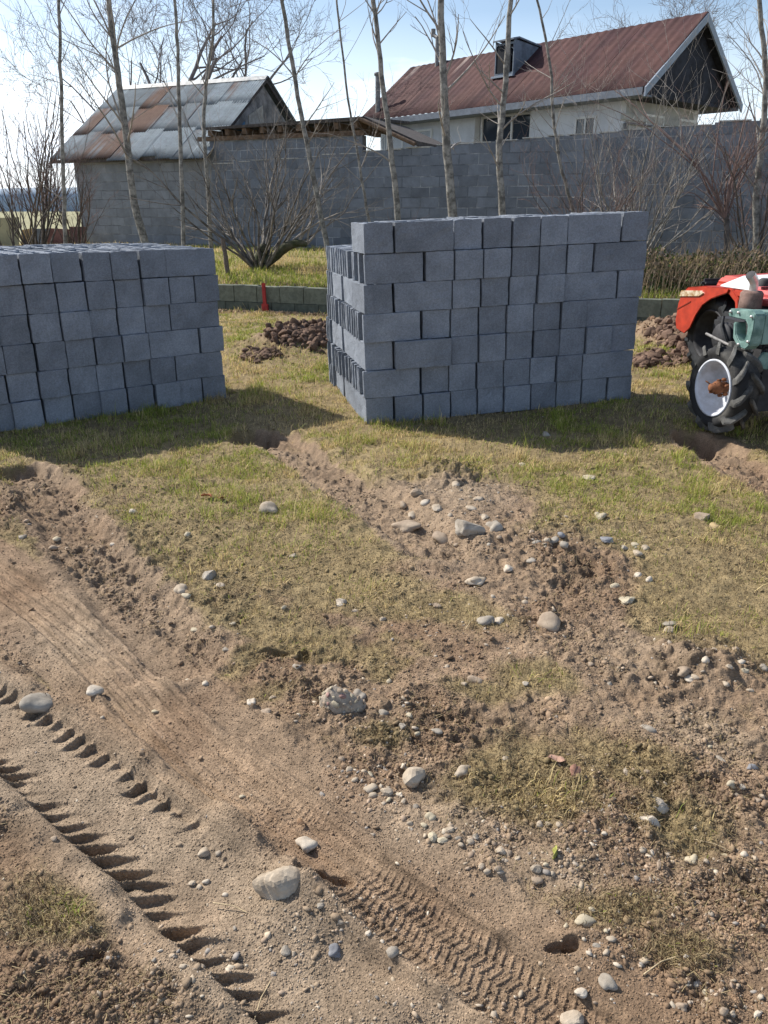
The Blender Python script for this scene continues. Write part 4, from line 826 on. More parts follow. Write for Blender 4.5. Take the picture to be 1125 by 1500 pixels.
sf_ = MB()
for sg in (0, 1):
    P = [(.0, HE-.05), (HW/2, HR_-.05), (HW/2, HR_-.075), (.0, HE-.075)]
    if sg: P = [(HW-p[0], p[1]) for p in P]
    sf_.prism(P, 0, gx_-.03, .10)
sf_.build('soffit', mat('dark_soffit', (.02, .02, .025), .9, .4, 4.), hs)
fa = MB(); fa.box((-HL, -.05, HE-.16), (.05, -.022, HE-.01)); fa.box((-HL, -.02, HE-.17), (.0, fy, HE-.13)); fa.build("eave_board", mat("blue_grey_board", (.13, .15, .18), .7, .15, 6.), hs)
fb = MB(); fb.box((-HL, HW+.02, HE-.16), (.05, HW+.05, HE-.01)); fb.build("eave_board", mat("blue_grey_board2", (.13, .15, .18), .7, .15, 6.), hs)
MBA = mat("pale_barge", (.22, .26, .31), .6, .1, 6.)
for sgn in (0, 1):
    ba = MB(); P = [(-.06, HE-.20), (-.06, HE-.02), (HW/2, HR_-.02), (HW/2, HR_-.20)]
    if sgn: P = [(HW-p[0], p[1]) for p in P]
    ba.prism(P, 0, .102, .14); ba.build("barge_board", MBA, hs)
for (x0, x1, z0, z1, yy) in ((-8.1, -6.85, 2.4, 3.28, fy), (-9.0, -8.75, 2.4, 3.3, fy), (-1.98, -1.38, 2.5, 3.2, fy)):
    fr = MB(); 
    for q in ((x0, z0, x1, z0+.05), (x0, z1-.05, x1, z1), (x0, z0+.05, x0+.05, z1-.05), (x1-.05, z0+.05, x1, z1-.05), ((x0+x1)/2-.02, z0+.05, (x0+x1)/2+.02, z1-.05)): fr.box((q[0], yy-.05, q[1]), (q[2], yy-.003, q[3]))
    fr = fr.build("window", MFR, hs); pn = MB(); pn.box((x0+.05, yy-.02, z0+.05), (x1-.05, yy-.004, z1-.05)); pn.build("pane", MCU if x0 < -5 else MGL, fr)
# recess window, sliding, dark glass and curtain half
x0, x1, z0, z1, yy = rA+.04, rB-.12, 2.4, 3.47, fy+.25
fr = MB()
for q in ((x0, z0, x1, z0+.06), (x0, z1-.06, x1, z1), (x0, z0+.06, x0+.06, z1-.06), (x1-.06, z0+.06, x1, z1-.06), (x0+.60, z0+.06, x0+.66, z1-.06), (x0+1.05, z0+.06, x0+1.1, z1-.06)): fr.box((q[0], yy-.06, q[1]), (q[2], yy-.003, q[3]))
fr = fr.build("window", MFR, hs)
pn = MB(); pn.box((x0+.06, yy-.02, z0+.06), (x1-.06, yy-.004, z1-.06)); pn.build("pane", MGL, fr)
for (y0, y1) in ((1.46, 2.28), (3.02, 3.78)):
    z0, z1 = 2.4, 3.25; fr = MB()
    for q in ((y0, z0, y1, z0+.05), (y0, z1-.05, y1, z1), (y0, z0+.05, y0+.05, z1-.05), (y1-.05, z0+.05, y1, z1-.05)): fr.box((gx_+.004, q[0], q[1]), (gx_+.05, q[2], q[3]))
    fr = fr.build("window", MFR, hs); pn = MB(); pn.box((gx_+.004, y0+.05, z0+.05), (gx_+.02, y1-.05, z1-.05)); pn.build("pane", MCU, fr)
dp_ = MB(); dp_.tube([(gx_+.06, fy+.16, -.2), (gx_+.06, fy+.16, HE-.62)], .035, 8); dp_.tube([(gx_+.06, fy+.16, HE-.62), (gx_+.06, HW-.5, HE-.62)], .02, 8); dp_.build("pipe", mat("grey_pipe", (.13, .13, .14), .6, .1, 5.), hs)
# dormer on front slope
dx0, dx1, dy0 = -5.12, -4.48, 1.0
zr = lambda y: HE+sl2*y
dm = MB(); dz0 = zr(dy0)-.1; dz1 = zr(dy0)+.86; yb = HW/2+.05
MDM = mat("dormer_tin", (.12, .145, .175), .6, .25, 5.)
yk = dy0+1.0
dm.prism([(dy0, dz0), (dy0, dz1), (yk, zr(yk)+.02), (yk, dz0)], 0, dx0, dx0+.03); dm.prism([(dy0, dz0), (dy0, dz1), (yk, zr(yk)+.02), (yk, dz0)], 0, dx1-.03, dx1)
dm.prism([(dy0-.08, dz1+.02), (dy0+.15, dz1+.07), (yk+.15, zr(yk)+.06), (yk+.15, zr(yk)+.02), (dy0+.15, dz1+.03), (dy0-.08, dz1-.02)], 0, dx0-.03, dx1+.03)
dm.box((dx0+.031, dy0, dz0), (dx1-.031, dy0+.03, dz0+.22)); dm.box((dx0+.031, dy0, dz1-.1), (dx1-.031, dy0+.03, dz1-.05)); dd = dm.build("dormer", MDM, hs)
dw = MB(); dw.box((dx0+.10, dy0-.01, dz0+.22), (dx1-.10, dy0+.02, dz1-.1)); dw.build("opening", mat("dark_opening", (.012, .014, .018), .9, .1, 4., None, 0), dd)
ds = MB(); ds.box((dx0-.05, dy0-.08, dz0+.11), (dx1+.05, dy0-.002, dz0+.16)); ds.build("sill", MBA, dd)
MPI = mat("chimney_pipe", (.20, .19, .18), .7, .25, 12.)
p1 = MB(); p1.tube([(-8.35, HW/2-.15, HR_-.25), (-8.35, HW/2-.15, HR_+.6)], .06, 10); p1.tube([(-8.53, HW/2-.15, HR_+.72), (-8.35, HW/2-.15, HR_+.6), (-8.17, HW/2-.15, HR_+.72)], .06, 8); p1.tube([(-8.53, HW/2-.15, HR_+.66), (-8.53, HW/2-.15, HR_+.86)], .07, 8); p1.tube([(-8.17, HW/2-.15, HR_+.66), (-8.17, HW/2-.15, HR_+.86)], .07, 8); p1.build("chimney", MPI, hs)
p2 = MB(); p2.tube([(-9.1, .35, zr(.35)-.1), (-9.1, .35, zr(.35)+.95)], .075, 10); p2.lathe([(zr(.35)+.95, .0), (zr(.35)+.95, .11), (zr(.35)+1.02, .11), (zr(.35)+1.05, 0)], 12, 2, 0, Matrix.Translation((-9.1, .35, 0))); p2.build("chimney", MPI, hs)

# ------------------------------------------------------------------ scrap fence at far left
sf = empty("scrap_fence", D(30, 372, 20.5), 0); sf.location.z = .6; tag(sf, "patchwork fence of tan sheet, board and rusty tin left of the barn", "fence")
def pan(name, xa, xb, yt, yt2, yb_, Yd, m):
    a_, b_, c_, d__ = D(xa, yb_, Yd), D(xb, yb_, Yd), D(xb, yt2, Yd), D(xa, yt, Yd); q = MB(); O = sf.location
    V = [tuple(p-O) for p in (a_, b_, c_, d__)]; V += [(p[0], p[1]+.04, p[2]) for p in V]
    q.add(V, [(0, 1, 2, 3), (7, 6, 5, 4), (0, 4, 5, 1), (1, 5, 6, 2), (2, 6, 7, 3), (3, 7, 4, 0)]); q.build(name, m, sf)
pan("tan_sheet", -60, 27, 322, 318, 385, 20.4, mat("tan_tarp", (.33, .30, .19), .9, .15, 3.)); pan("yellow_board", 31, 48, 337, 334, 385, 20.5, mat("yellow_board", (.36, .25, .12), .9, .25, 6.))
pan("grey_panel", 48.5, 68, 335, 335, 385, 20.5, mat("grey_tin", (.16, .17, .18), .7, .2, 4.)); pan("rusty_sheet", 69, 101, 334, 336, 385, 20.6, mat("rusty_sheet", (.14, .07, .06), .9, .4, 5.)); pan("brown_sheet", 102, 126, 332, 332, 385, 20.6, mat("brown_sheet", (.12, .065, .06), .9, .3, 5.))
# far tree line
tl_ = MB(); n_ = 160
V = []
for i in range(n_+1):
    a_ = R(-60+120*i/n_); r_ = 620; hh = 9+7*fbm(np.array([i*.13]), np.array([1.]), 1, 4, 9)[0]*2
    for (dr, z) in ((0, -2), (0, hh*.6), (10, hh), (40, hh*.7), (60, -2)): V.append((math.sin(a_)*(r_+dr), math.cos(a_)*(r_+dr), z))
tl_.add(V, [(i*5+k, (i+1)*5+k, (i+1)*5+k+1, i*5+k+1) for i in range(n_) for k in range(4)], 0, None, True)
o = tl_.build("far_hills", mat("far_wood", (.30, .36, .42), 1., .2, .02, None, 0)); tag(o, "hazy distant wooded rise", None, None, 'structure')  # distance haze is put into the pale blue-grey base colour

# ------------------------------------------------------------------ bare trees
MBK = mat("pale_bark", (.20, .19, .17), .9, .5, 11., None, .7, 40., .01); MTW = mat("pale_twig", (.27, .245, .22), .85, .2, 8., None, 0); MBD = mat("dark_bark", (.10, .085, .075), .95, .3, 8., None, .7, 40., .01)
MTR = mat("reddish_twig", (.17, .115, .10), .85, .25, 8., None, 0); MMOSS = mat("mossy_bark", (.07, .085, .035), .95, .4, 6., (.11, .10, .07), .8, 30., .01)
def grow(mb, p, d, length, r, depth, rg, curve=.25, upw=.3, kids=3, n=None, spread=.6, taper=.35):
    n = n or max(3, int(length/.16)); pts = [p.copy()]; rad = [r]; d = d.normalized(); nodes = []
    bend = Vector((rg.gauss(0, 1), rg.gauss(0, 1), rg.gauss(0, .5)))*curve
    for i in range(n):
        d = (d+bend/n+Vector((rg.gauss(0, .05), rg.gauss(0, .05), rg.gauss(0, .05)+upw/n))).normalized(); p = p+d*(length/n); pts.append(p.copy()); rad.append(r*(1-(1-taper)*(i+1)/n)); nodes.append((p.copy(), d.copy(), rad[-1], (i+1)/n))
    mb.tube(pts, rad, 5 if r > .012 else (4 if r > .005 else 3), cap=False)
    if depth > 0:
        for k in range(kids):
            q, dd, rr, t = nodes[min(len(nodes)-1, int(len(nodes)*rg.uniform(.15, .98)))]
            ax = dd.cross(Vector((rg.gauss(0, 1), rg.gauss(0, 1), rg.gauss(0, 1)))).normalized(); nd_ = (dd*math.cos(spread*rg.uniform(.7, 1.3))+ax*math.sin(spread)).normalized()
            grow(mb, q, nd_, length*rg.uniform(.4, .75)*(1.15-.5*t), max(.0022, rr*.6), depth-1, rg, curve, upw, kids, None, spread, .4)
def slender(name, pxs, Yd, wpx, label, cat="tree", nb=22, ext=1.6, seed=1, bark=None, twig=None, blen=1.5, group=None, base_z=None):
    """a slender trunk through photo pixels at distance Yd"""
    rg = random.Random(seed); P = [D(x, y, Yd+dy) for x, y, dy in pxs]      # bottom first
    b0 = P[0].copy(); gz_ = zat(b0.x, b0.y); root = empty(name, (b0.x, b0.y, gz_)); tag(root, label, cat, group)
    dirn = (P[1]-P[0]).normalized(); dirn.z = max(dirn.z, .5)
    if P[0].z > gz_: P = [P[0]-dirn*((P[0].z-gz_+.1)/dirn.z)]+P
    dl = (P[-1]-P[-2]).normalized(); P.append(P[-1]+dl*ext*.5+Vector((.03, 0, 0))); P.append(P[-1]+dl*ext*.5)
    r0 = wpx/2/F*(.93*Yd); fine = []
    for a_, b_ in zip(P[:-1], P[1:]):
        for k in range(5): fine.append(a_.lerp(b_, k/5))
    fine.append(P[-1])
    for _ in range(2): fine = [fine[0]]+[(fine[i-1]+fine[i]*2+fine[i+1])/4 for i in range(1, len(fine)-1)]+[fine[-1]]
    fine = [p+Vector((rg.gauss(0, .006), rg.gauss(0, .006), 0)) for p in fine]
    tot = len(fine); rad = [r0*(1.12-.75*(i/tot)**1.1) for i in range(tot)]
    O = root.location; mb = MB(); mb.tube([p-O for p in fine], rad, 10); mb.build("trunk", bark or MBK, root)
    cr = MB()
    for k in range(nb):
        t = rg.uniform(.28, .99); i = int(t*(tot-1)); p = fine[i]-O; az = rg.uniform(0, 6.283); el = rg.uniform(.5, 1.1)
        d = Vector((math.cos(az)*math.cos(el), math.sin(az)*math.cos(el), math.sin(el)))
        grow(cr, p, d, blen*rg.uniform(.4, 1.1)*(1.1-.4*t), max(.005, rad[i]*.34), 2 if blen > .8 else 1, rg, .55, .35, 3, None, .55, .3)
    cr.build("crown", twig or MTW, root); return root
slender("young_tree", [(97, 372, 0), (92, 240, 0), (90, 120, 0), (86, 0, 0)], 14.5, 6, "thin straight bare tree at far left in front of the tin roof's end", nb=14, seed=2)
slender("young_tree", [(213, 359, 0), (194, 285, 0), (181, 160, 0), (167, 71, 0), (160, 0, 0)], 14.6, 11, "bare tree with a thick leaning trunk in front of the barn's middle", nb=20, seed=3, blen=1.8)
slender("young_tree", [(269, 359, 0), (264, 200, 0), (261, 89, 0), (256, 0, 0)], 14.3, 6, "thin upright bare tree in front of the barn's right part", nb=14, seed=4)
slender("young_tree", [(309, 362, 0), (304, 260, 0), (297, 190, 0), (303, 110, 0), (313, 46, 0), (312, 0, 0)], 18.2, 6, "thin crooked bare tree crossing the barn roof's right end", nb=12, seed=5)
slender("young_tree", [(478, 353, 0), (458, 256, 0), (436, 142, 0), (413, 0, 0)], 14.0, 8, "left leaning bare tree just left of the right block stack", nb=16, seed=6)
slender("young_tree", [(540, 320, 0), (525, 230, 0), (510, 150, 0), (493, 0, 0)], 14.4, 4, "very thin bare sapling rising over the right stack's left corner", nb=12, seed=7, blen=1.2)
slender("young_tree", [(583, 318, 0), (573, 218, 0), (559, 109, 0), (547, 0, 0)], 13.6, 9, "curved bare trunk left of the thickest trunk behind the right stack", nb=15, seed=8)
slender("young_tree", [(663, 318, 0), (654, 200, 0), (650, 120, 0), (645, 0, 0)], 13.2, 13, "thickest straight bare trunk behind the middle of the right stack", nb=16, seed=9, blen=1.7)
slender("young_tree", [(736, 318, 0), (730, 210, 0), (741, 120, 0), (748, 0, 0)], 13.3, 10, "bare trunk with a pale left edge right of the thickest trunk", nb=16, seed=10)
slender("sapling", [(838, 305, 0), (820, 240, 0), (812, 180, 0), (803, 71, 0), (786, 0, 0)], 13.6, 5, "pale wavy sapling in front of the house's right part", "sapling", nb=16, seed=11, blen=1.1)
slender("young_tree", [(1108, 400, 0), (1107, 290, 0), (1114, 220, 0), (1121, 159, 0), (1122, 95, 0), (1111, 0, 0)], 12.6, 10, "bare trunk at the right edge of the picture", nb=16, seed=12)
slender("young_tree", [(-35, 372, 0), (-30, 200, 0), (-22, 80, 0), (-18, 0, 0)], 13.5, 8, "bare tree at the left edge, only its branches reaching into the picture", nb=14, seed=41)
MBS = mat('shrub_bark', (.15, .135, .12), .9, .5, 5., None, .5, 40., .01)
def shrub(name, px, py, Yd, stems, hgt_, label, seed, bark, twig, r=.02, lean=.5, cat="shrub", kids=3, depth=3, group=None, wob=.13):
    rg = random.Random(seed); p = D(px, py, Yd); z = zat(p.x, p.y); root = empty(name, (p.x, p.y, z)); tag(root, label, cat, group); tr = MB(); cr = MB()
    for k in range(stems):
        az = 6.283*k/stems+rg.uniform(-.4, .4); ln = lean*rg.uniform(.2, 1.15); d = Vector((math.cos(az)*ln, math.sin(az)*ln, 1)).normalized(); st = Vector((math.cos(az)*.06, math.sin(az)*.06, -.05))
        h = hgt_*rg.uniform(.55, 1.05); pts = [st]; q = st.copy(); rr = r*rg.uniform(.5, 1.1); rad = [rr]; N = 8
        for i in range(N):
            d = (d+Vector((rg.gauss(0, wob), rg.gauss(0, wob), .05))).normalized(); q = q+d*h/N; pts.append(q.copy()); rad.append(rr*(1-.75*(i+1)/N))
            if i > 1:
                for _ in range(1 if rg.random() < .75 else 2):
                    ax = d.cross(Vector((rg.gauss(0, 1), rg.gauss(0, 1), rg.gauss(0, 1)))).normalized(); grow(cr, q.copy(), (d+ax*.7).normalized(), h*rg.uniform(.18, .38), max(.003, rad[-1]*.55), depth-2, rg, .3, .25, kids, None, .6, .4)
        tr.tube(pts, rad, 6)
    tr.build("stems", bark, root); cr.build("twigs", twig, root); return root
shrub("bare_shrub", 380, 388, 15.0, 28, 3.1, "big many stemmed bare shrub with a mossy foot between the two stacks", 21, MBS, MBS, .030, 1.05, kids=4, wob=.17)
ml = slender("mossy_stump", [(380, 390, 0), (384, 365, 0)], 15.0, 22, "mossy dark trunk leaning out of the big shrub's foot", "tree trunk", nb=0, ext=.05, seed=31, bark=MMOSS)
c_ = MB(); rg = random.Random(4); o0 = ml.location
lp_ = [D(390, 385, 14.95), D(405, 374, 14.9), D(420, 360, 14.8), D(437, 356, 14.7), D(450, 358, 14.7)]; c_.tube([p-o0 for p in lp_], [.09, .085, .08, .07, .045], 9); c_.build("mossy_limb", MMOSS, ml)
c_ = MB()
for base, tip in ((3, (470, 300)), (3, (455, 270)), (2, (500, 290)), (4, (448, 300)), (4, (480, 330)), (2, (440, 290))):
    b_ = lp_[base]; e_ = D(tip[0], tip[1], 14.6); grow(c_, b_-o0, (e_-b_), (e_-b_).length*1.1, .022, 2, rg, .5, .3, 4, None, .6, .3)
c_.build("branches", MTW, ml)
shrub("bare_shrub", 55, 372, 17.0, 32, 3.3, "bare hedge shrub in front of the scrap fence on the left", 22, MBD, MTR, .024, .55)
shrub("bare_shrub", 112, 368, 18.0, 18, 2.2, "low bare shrub against the rusty sheets beside the barn corner", 28, MBD, MTR, .018, .7)
shrub("bare_shrub", 15, 374, 15.0, 7, 2.3, "dark branched shrub at the left edge before the tan sheet", 23, MBD, MBD, .03, .7)
shrub("bare_shrub", 865, 340, 13.4, 26, 2.1, "bare shrub of thin upright stems behind the right stack's right part", 24, MBD, MTR, .014, .8)
shrub("bare_shrub", 935, 345, 13.2, 26, 2.9, "wide pale twigged bare shrub at the right stack's right corner", 25, MBK, MTW, .018, .8)
shrub("bare_shrub", 1105, 390, 12.7, 24, 2.5, "dense bare shrub around the trunk at the right edge", 26, MBD, MTR, .018, .6)
shrub("bare_shrub", 560, 345, 14.6, 4, 1.0, "few thin upright shoots with reddish leaves left of the thick trunk", 27, MTR, MTR, .01, .3, depth=2)
# small forked tree at right
rt = slender("forked_tree", [(1062, 402, 0), (1066, 350, 0), (1063, 318, 0)], 12.5, 10, "small bare tree forking low in front of the dry bramble hedge", nb=0, ext=.05, seed=33, bark=MBD)
c_ = MB(); rg = random.Random(9); o0 = rt.location; b_ = D(1063, 320, 12.5)
for tip in ((1040, 255), (1000, 215), (1062, 200), (1095, 200), (1085, 150), (1110, 250), (1020, 280), (1070, 240), (1048, 215), (960, 60)):
    e_ = D(tip[0], tip[1], 12.5+rg.uniform(-.5, .5)); grow(c_, b_-o0, (e_-b_), (e_-b_).length, .02, 2, rg, .3, .15, 5, None, .5, .3)
c_.build("crown", MTR, rt)
# big trees behind barn and house
MBF = mat('far_bark', (.15, .13, .125), .9, .2, 3., None, 0)
def bigtree(name, px, Yd, h, r, label, seed, forks):
    rg = random.Random(seed); a_, _ = ray(px, 200); x = a_*Yd; root = empty(name, (x, Yd, .6)); tag(root, label, "tree", "tall bare trees beyond the buildings"); t = MB(); c = MB()
    q = Vector((0, 0, -.2)); pts = [q]; rad = [r]
    for i in range(6): q = q+Vector((rg.gauss(0, .08), rg.gauss(0, .08), h*.42/6)); pts.append(q); rad.append(r*(1-.06*i))
    t.tube(pts, rad, 9)
    def limb(p, d, L2, rr, dep):
        n = 7; pp = [p]; ra = [rr]
        for i in range(n):
            d = (d+Vector((rg.gauss(0, .16), rg.gauss(0, .16), rg.gauss(.03, .08)))).normalized(); p = p+d*L2/n; pp.append(p); ra.append(rr*(1-.55*(i+1)/n))
            if dep > 0 and i > 1 and rg.random() < (.85 if dep > 1 else .8):
                ax = d.cross(Vector((rg.gauss(0, 1), rg.gauss(0, 1), rg.gauss(0, 1)))).normalized(); limb(p, (d+ax*rg.uniform(.5, 1.1)).normalized(), L2*rg.uniform(.45, .7), max(.006, ra[-1]*.55), dep-1)
        (t if dep > 3 else c).tube(pp, ra, 6 if rr > .03 else (4 if rr > .012 else 3), cap=False)
    for k in range(forks): az = 6.283*k/forks+rg.uniform(-.3, .3); limb(q if k < 2 else pts[4], Vector((math.cos(az)*.5, math.sin(az)*.5, 1)).normalized(), h*.42, r*.5, 4)
    t.build("trunk", MBF, root); c.build("crown", MBF, root)
bigtree("tall_tree", 262, 27, 8.5, .17, "tall bare spreading tree rising directly behind the barn ridge's left half", 51, 4)
bigtree("tall_tree", 335, 29, 8.2, .14, "tall bare tree rising behind the barn ridge's right half", 52, 4)
bigtree("tall_tree", 985, 33, 9.0, .16, "bare tree top showing above the red roof's right end", 53, 4)
bigtree("tall_tree", 175, 30, 7.2, .09, "slim bare tree behind the barn's left roof edge", 54, 3)

# bramble hedge and leaf litter on the right terrace
n = 26000; X = RNG.uniform(3.6, 9.5, n); ldv = np.abs(RNG.normal(1.35, .42, n)); Yb = LOWA[1]+(X-LOWA[0])*(LOWB[1]-LOWA[1])/(LOWB[0]-LOWA[0])+ldv/math.cos(math.atan2(2.25, 6.63))
env = .36*np.exp(-((ldv-1.3)/.6)**2)*(.25+1.5*fbm(X, Yb, 2.2, 4, 160)); zz = hgt(X, Yb)+env*RNG.uniform(0, 1, n)**1.1*1.25
C = np.where((RNG.uniform(0, 1, n) < np.clip(.05+1.1*(zz-.45)/.5, .05, .6))[:, None], np.array([.26, .19, .125]), np.array([.05, .08, .022]))*(1+RNG.normal(0, .25, (n, 1))).clip(.4, 1.8)
o = link("bramble_hedge", blades("bramble_hedge", X, Yb, zz, RNG.uniform(.03, .07, n), RNG.uniform(.02, .04, n), C, 1.0, .6), None, [MGR]); tag(o, "tangle of dark brambles and dead brown leaves along the terrace at right", "brambles", kind='stuff')
n = 9000; X = RNG.uniform(-3.5, 9, n); ldv = RNG.uniform(-.5, .6, n); ldv = np.where(np.abs(ldv) < .16, -.3, ldv); Yb = LOWA[1]+(X-LOWA[0])*(LOWB[1]-LOWA[1])/(LOWB[0]-LOWA[0])+ldv*1.05
C = np.array([.30, .22, .15])*(1+RNG.normal(0, .3, (n, 1))).clip(.4, 1.8)
o = link("leaf_litter", blades("leaf_litter", X, Yb, hgt(X, Yb)+.01, RNG.uniform(.02, .05, n), RNG.uniform(.015, .03, n), C, 1.2, .6), None, [MGR]); tag(o, "dead brown leaves strewn along the foot of the low wall", "leaves", kind='stuff')
n = 2600; X = RNG.uniform(3.2, 9.5, n); ldv = np.abs(RNG.normal(1.2, .55, n)); Yb = LOWA[1]+(X-LOWA[0])*(LOWB[1]-LOWA[1])/(LOWB[0]-LOWA[0])+ldv*1.05
C = np.array([.30, .23, .15])*(1+RNG.normal(0, .35, (n, 1))).clip(.3, 1.8)
o = link("dry_stalks", blades("dry_stalks", X, Yb, hgt(X, Yb), RNG.uniform(.25, .85, n)*(.5+fbm(X, Yb, 2, 2, 171)), RNG.uniform(.004, .010, n), C, .35, .5), None, [MGR]); tag(o, "thin dry weed stalks standing among the brambles at right", "weeds", kind='stuff')
# clods of the two dug heaps: larger chunks
def heap(name, spots, label, n, seed):
    rg = random.Random(seed); P = []; S = []
    for k in range(n):
        e = rg.choice(spots); x = rg.gauss(e[0], e[2]*.42); y = rg.gauss(e[1], e[3]*.36); X_, Y_ = G(x, y, .1); s = rg.uniform(.012, .05)*(1 if rg.random() < .85 else 1.5); P.append((X_, Y_, zat(X_, Y_)+s*.2)); S.append((s*rg.uniform(.8, 1.2), s*rg.uniform(.7, 1.1), s*rg.uniform(.7, 1.1)))
    P = np.array(P); S = np.array(S); C = np.array([.135, .09, .066])*(1+RNG.normal(0, .25, (n, 1))).clip(.5, 1.6)
    T = [stone_template(2, 500+i, .7) for i in range(6)]; me = scatter_mesh(name, T, P, S, C); me.polygons.foreach_set('use_smooth', np.zeros(len(me.polygons), bool))
    o = link(name, me, None, [MCR]); tag(o, label, "dirt heap", kind='stuff')
heap("dirt_heap", [(430, 500, 50, 12), (465, 500, 30, 12), (380, 512, 30, 6)], "heap of dug brown clods between the two block stacks", 520, 1)
heap("dirt_heap", [(975, 500, 26, 16), (995, 520, 26, 14), (950, 528, 24, 8)], "heap of dug brown clods between the right stack and the red tractor", 520, 2)

# ------------------------------------------------------------------ machines
MRB = mat("black_rubber", (.022, .024, .027), .75, .3, 12., None, .4, 60., .004); MRD = mat("dusty_rubber", (.10, .098, .092), .9, .45, 9., None, .4, 60., .004)
MRW = mat("white_rim_paint", (.46, .47, .50), .5, .06, 7., (.62, .65, .72), .1, 30., .002); MRU = mat("rusty_hub", (.16, .065, .03), .9, .4, 30., None, .8, 80., .006)
MOR = mat("red_orange_paint", (.36, .030, .014), .38, .1, 9., (.46, .042, .018), .15, 30., .002, spec=.6); MGP = mat("teal_green_paint", (.10, .20, .18), .6, .3, 8., (.20, .31, .28), .3, 40., .004); MMU = mat("rusty_muffler", (.17, .11, .09), .85, .35, 12., None, .6, 60., .004)
MIR = mat("dark_iron", (.035, .035, .038), .7, .3, 10.); MPK = mat("faded_red_paint", (.52, .09, .09), .5, .1, 9.); MCH = mat("pale_metal", (.55, .54, .52), .35, .15, 20., metal=.6); MWS = mat("white_sky_glare", (.72, .72, .72), .3, .03, 5., None, 0, spec=.6)
def wheel(parent, loc, rot, Rr, w, lugs=12, rimR=.6, rim=MRW, tyre=MRB, lug=None, lugh=.03, name="wheel", dish=.05):
    """axis along local +X = outside"""
    r = empty(name); r.parent = parent; r.location = loc; r.rotation_euler = rot; h = w/2; ri = Rr*rimR; t = MB()
    prof = [(-h*.80, ri), (-h*.98, ri+(Rr-ri)*.35), (-h, ri+(Rr-ri)*.7), (-h*.75, Rr*.985), (0, Rr), (h*.75, Rr*.985), (h, ri+(Rr-ri)*.7), (h*.98, ri+(Rr-ri)*.35), (h*.80, ri)]
    t.lathe(prof, 48, 0); t.build("tyre", tyre, r)
    lb = MB()
    for k in range(lugs):
        for sg in (1, -1):
            a0 = 2*math.pi*(k+(.5 if sg < 0 else 0))/lugs; n = 5; top_, bot = [], []
            for i in range(n):
                f = i/(n-1); x = sg*h*(1.06-f*1.0); a = a0+f*.42*(1 if True else -1); wd = .5*Rr*math.pi/lugs*.50*(1-.15*f)
                rr = Rr+lugh*(1 if f > .12 else .25); rb = Rr*(.96 if f > .12 else .84)
                for lst, r_, ww in ((bot, rb, wd*1.25), (top_, rr, wd*.8)):
                    lst.append((x, (r_)*math.cos(a-ww/Rr), r_*math.sin(a-ww/Rr))); lst.append((x, r_*math.cos(a+ww/Rr), r_*math.sin(a+ww/Rr)))
            V = bot+top_; m = 2*n; Fc = []
            for i in range(n-1):
                Fc += [(m+2*i, m+2*i+1, m+2*i+3, m+2*i+2), (2*i, 2*i+2, m+2*i+2, m+2*i), (2*i+1, m+2*i+1, m+2*i+3, 2*i+3)]
            Fc += [(0, 1, m+1, m), (m-2, 2*m-2, 2*m-1, m-1)]; lb.add(V, Fc)
    lb.build("lugs", lug or tyre, r, .004)
    rm = MB(); pr = [(h*.80, ri+.004), (h*.92, ri*1.02), (h*.92, ri*.96), (h*.72, ri*.90), (h*.35, ri*.86), (h*.30-dish*.2, ri*.78), (h*.1-dish*.4, ri*.72), (h*.05-dish*.5, ri*.40), (h*.05-dish*.5, 0)]
    rm.lathe(pr, 48, 0); rm.build("rim", rim, r); return r
# --- walking tractor (green), front of it towards the camera
wx, wy = G(1050, 628, .07); wz = .07
tl = empty("walking_tractor", (wx, wy, wz), R(13)); tag(tl, "green two-wheeled walking tractor with a white rimmed lugged tyre at the right edge", "walking tractor")
WR = .272
w1 = wheel(tl, (0, 0, WR+.015), (R(20), 0, R(180)), WR, .19, 11, .69, MRW, mat('tyre_wall', (.045, .045, .046), .9, .5, 7., (.10, .095, .085), .5, 60., .004, thr=(.5, .72)), MRD, .034, dish=.09)
hb = MB(); hb.lathe([(-.02, .035), (.03, .04), (.035, .045), (.065, .045), (.07, .03), (.10, .03), (.10, 0)], 14, 0)
for k in range(6): a = k*math.pi/3; hb.lathe([(.0, .014), (.025, .014), (.025, 0)], 6, 0, 0, Matrix.Translation((0, .055*math.cos(a), .055*math.sin(a))))
hb.box((.04, -.05, -.03), (.08, .02, .03)); hb.tube([(.06, -.05, .03), (.08, -.075, .06)], .006, 5); hb.build("hub", MRU, w1, .003)
w2 = wheel(tl, (.66, .02, WR+.015), (R(5), 0, 0), WR, .19, 11, .69, MRW, MRB, MRD, .034, dish=.09)
ax = MB(); ax.tube([(.08, 0, WR), (.58, 0, WR)], .035, 10); ax.box((.16, -.14, .14), (.52, .35, .56)); ax.lathe([(-.14, .12), (-.16, .10), (-.16, 0)], 16, 0, 0, Matrix.Translation((.30, .1, .3))); ax.build("gearbox", MIR, tl, .015)
en = MB(); en.box((.14, -.10, .56), (.60, .42, .70)); en.box((.36, -.12, .70), (.60, .30, .80)); en.build("engine", MIR, tl, .02)
fp = MB(); fp.tube([(.02, .30, .60), (.03, .02, .555), (.08, -.12, .55)], .010, 8); fp.build("frame_rail", mat('dull_steel', (.22, .21, .20), .6, .3, 20.), tl)
br_ = MB()     # hook shaped side plate seen from the left, outline in y and z
br_.prism([(.06, .765), (.05, .80), (-.17, .812), (-.205, .79), (-.21, .70), (-.20, .60), (-.16, .565), (-.08, .575), (-.025, .62), (-.005, .72), (-.035, .72), (-.05, .65), (-.09, .61), (-.135, .61), (-.15, .66), (-.148, .715), (-.12, .745), (.045, .748)], 0, -.01, .07)
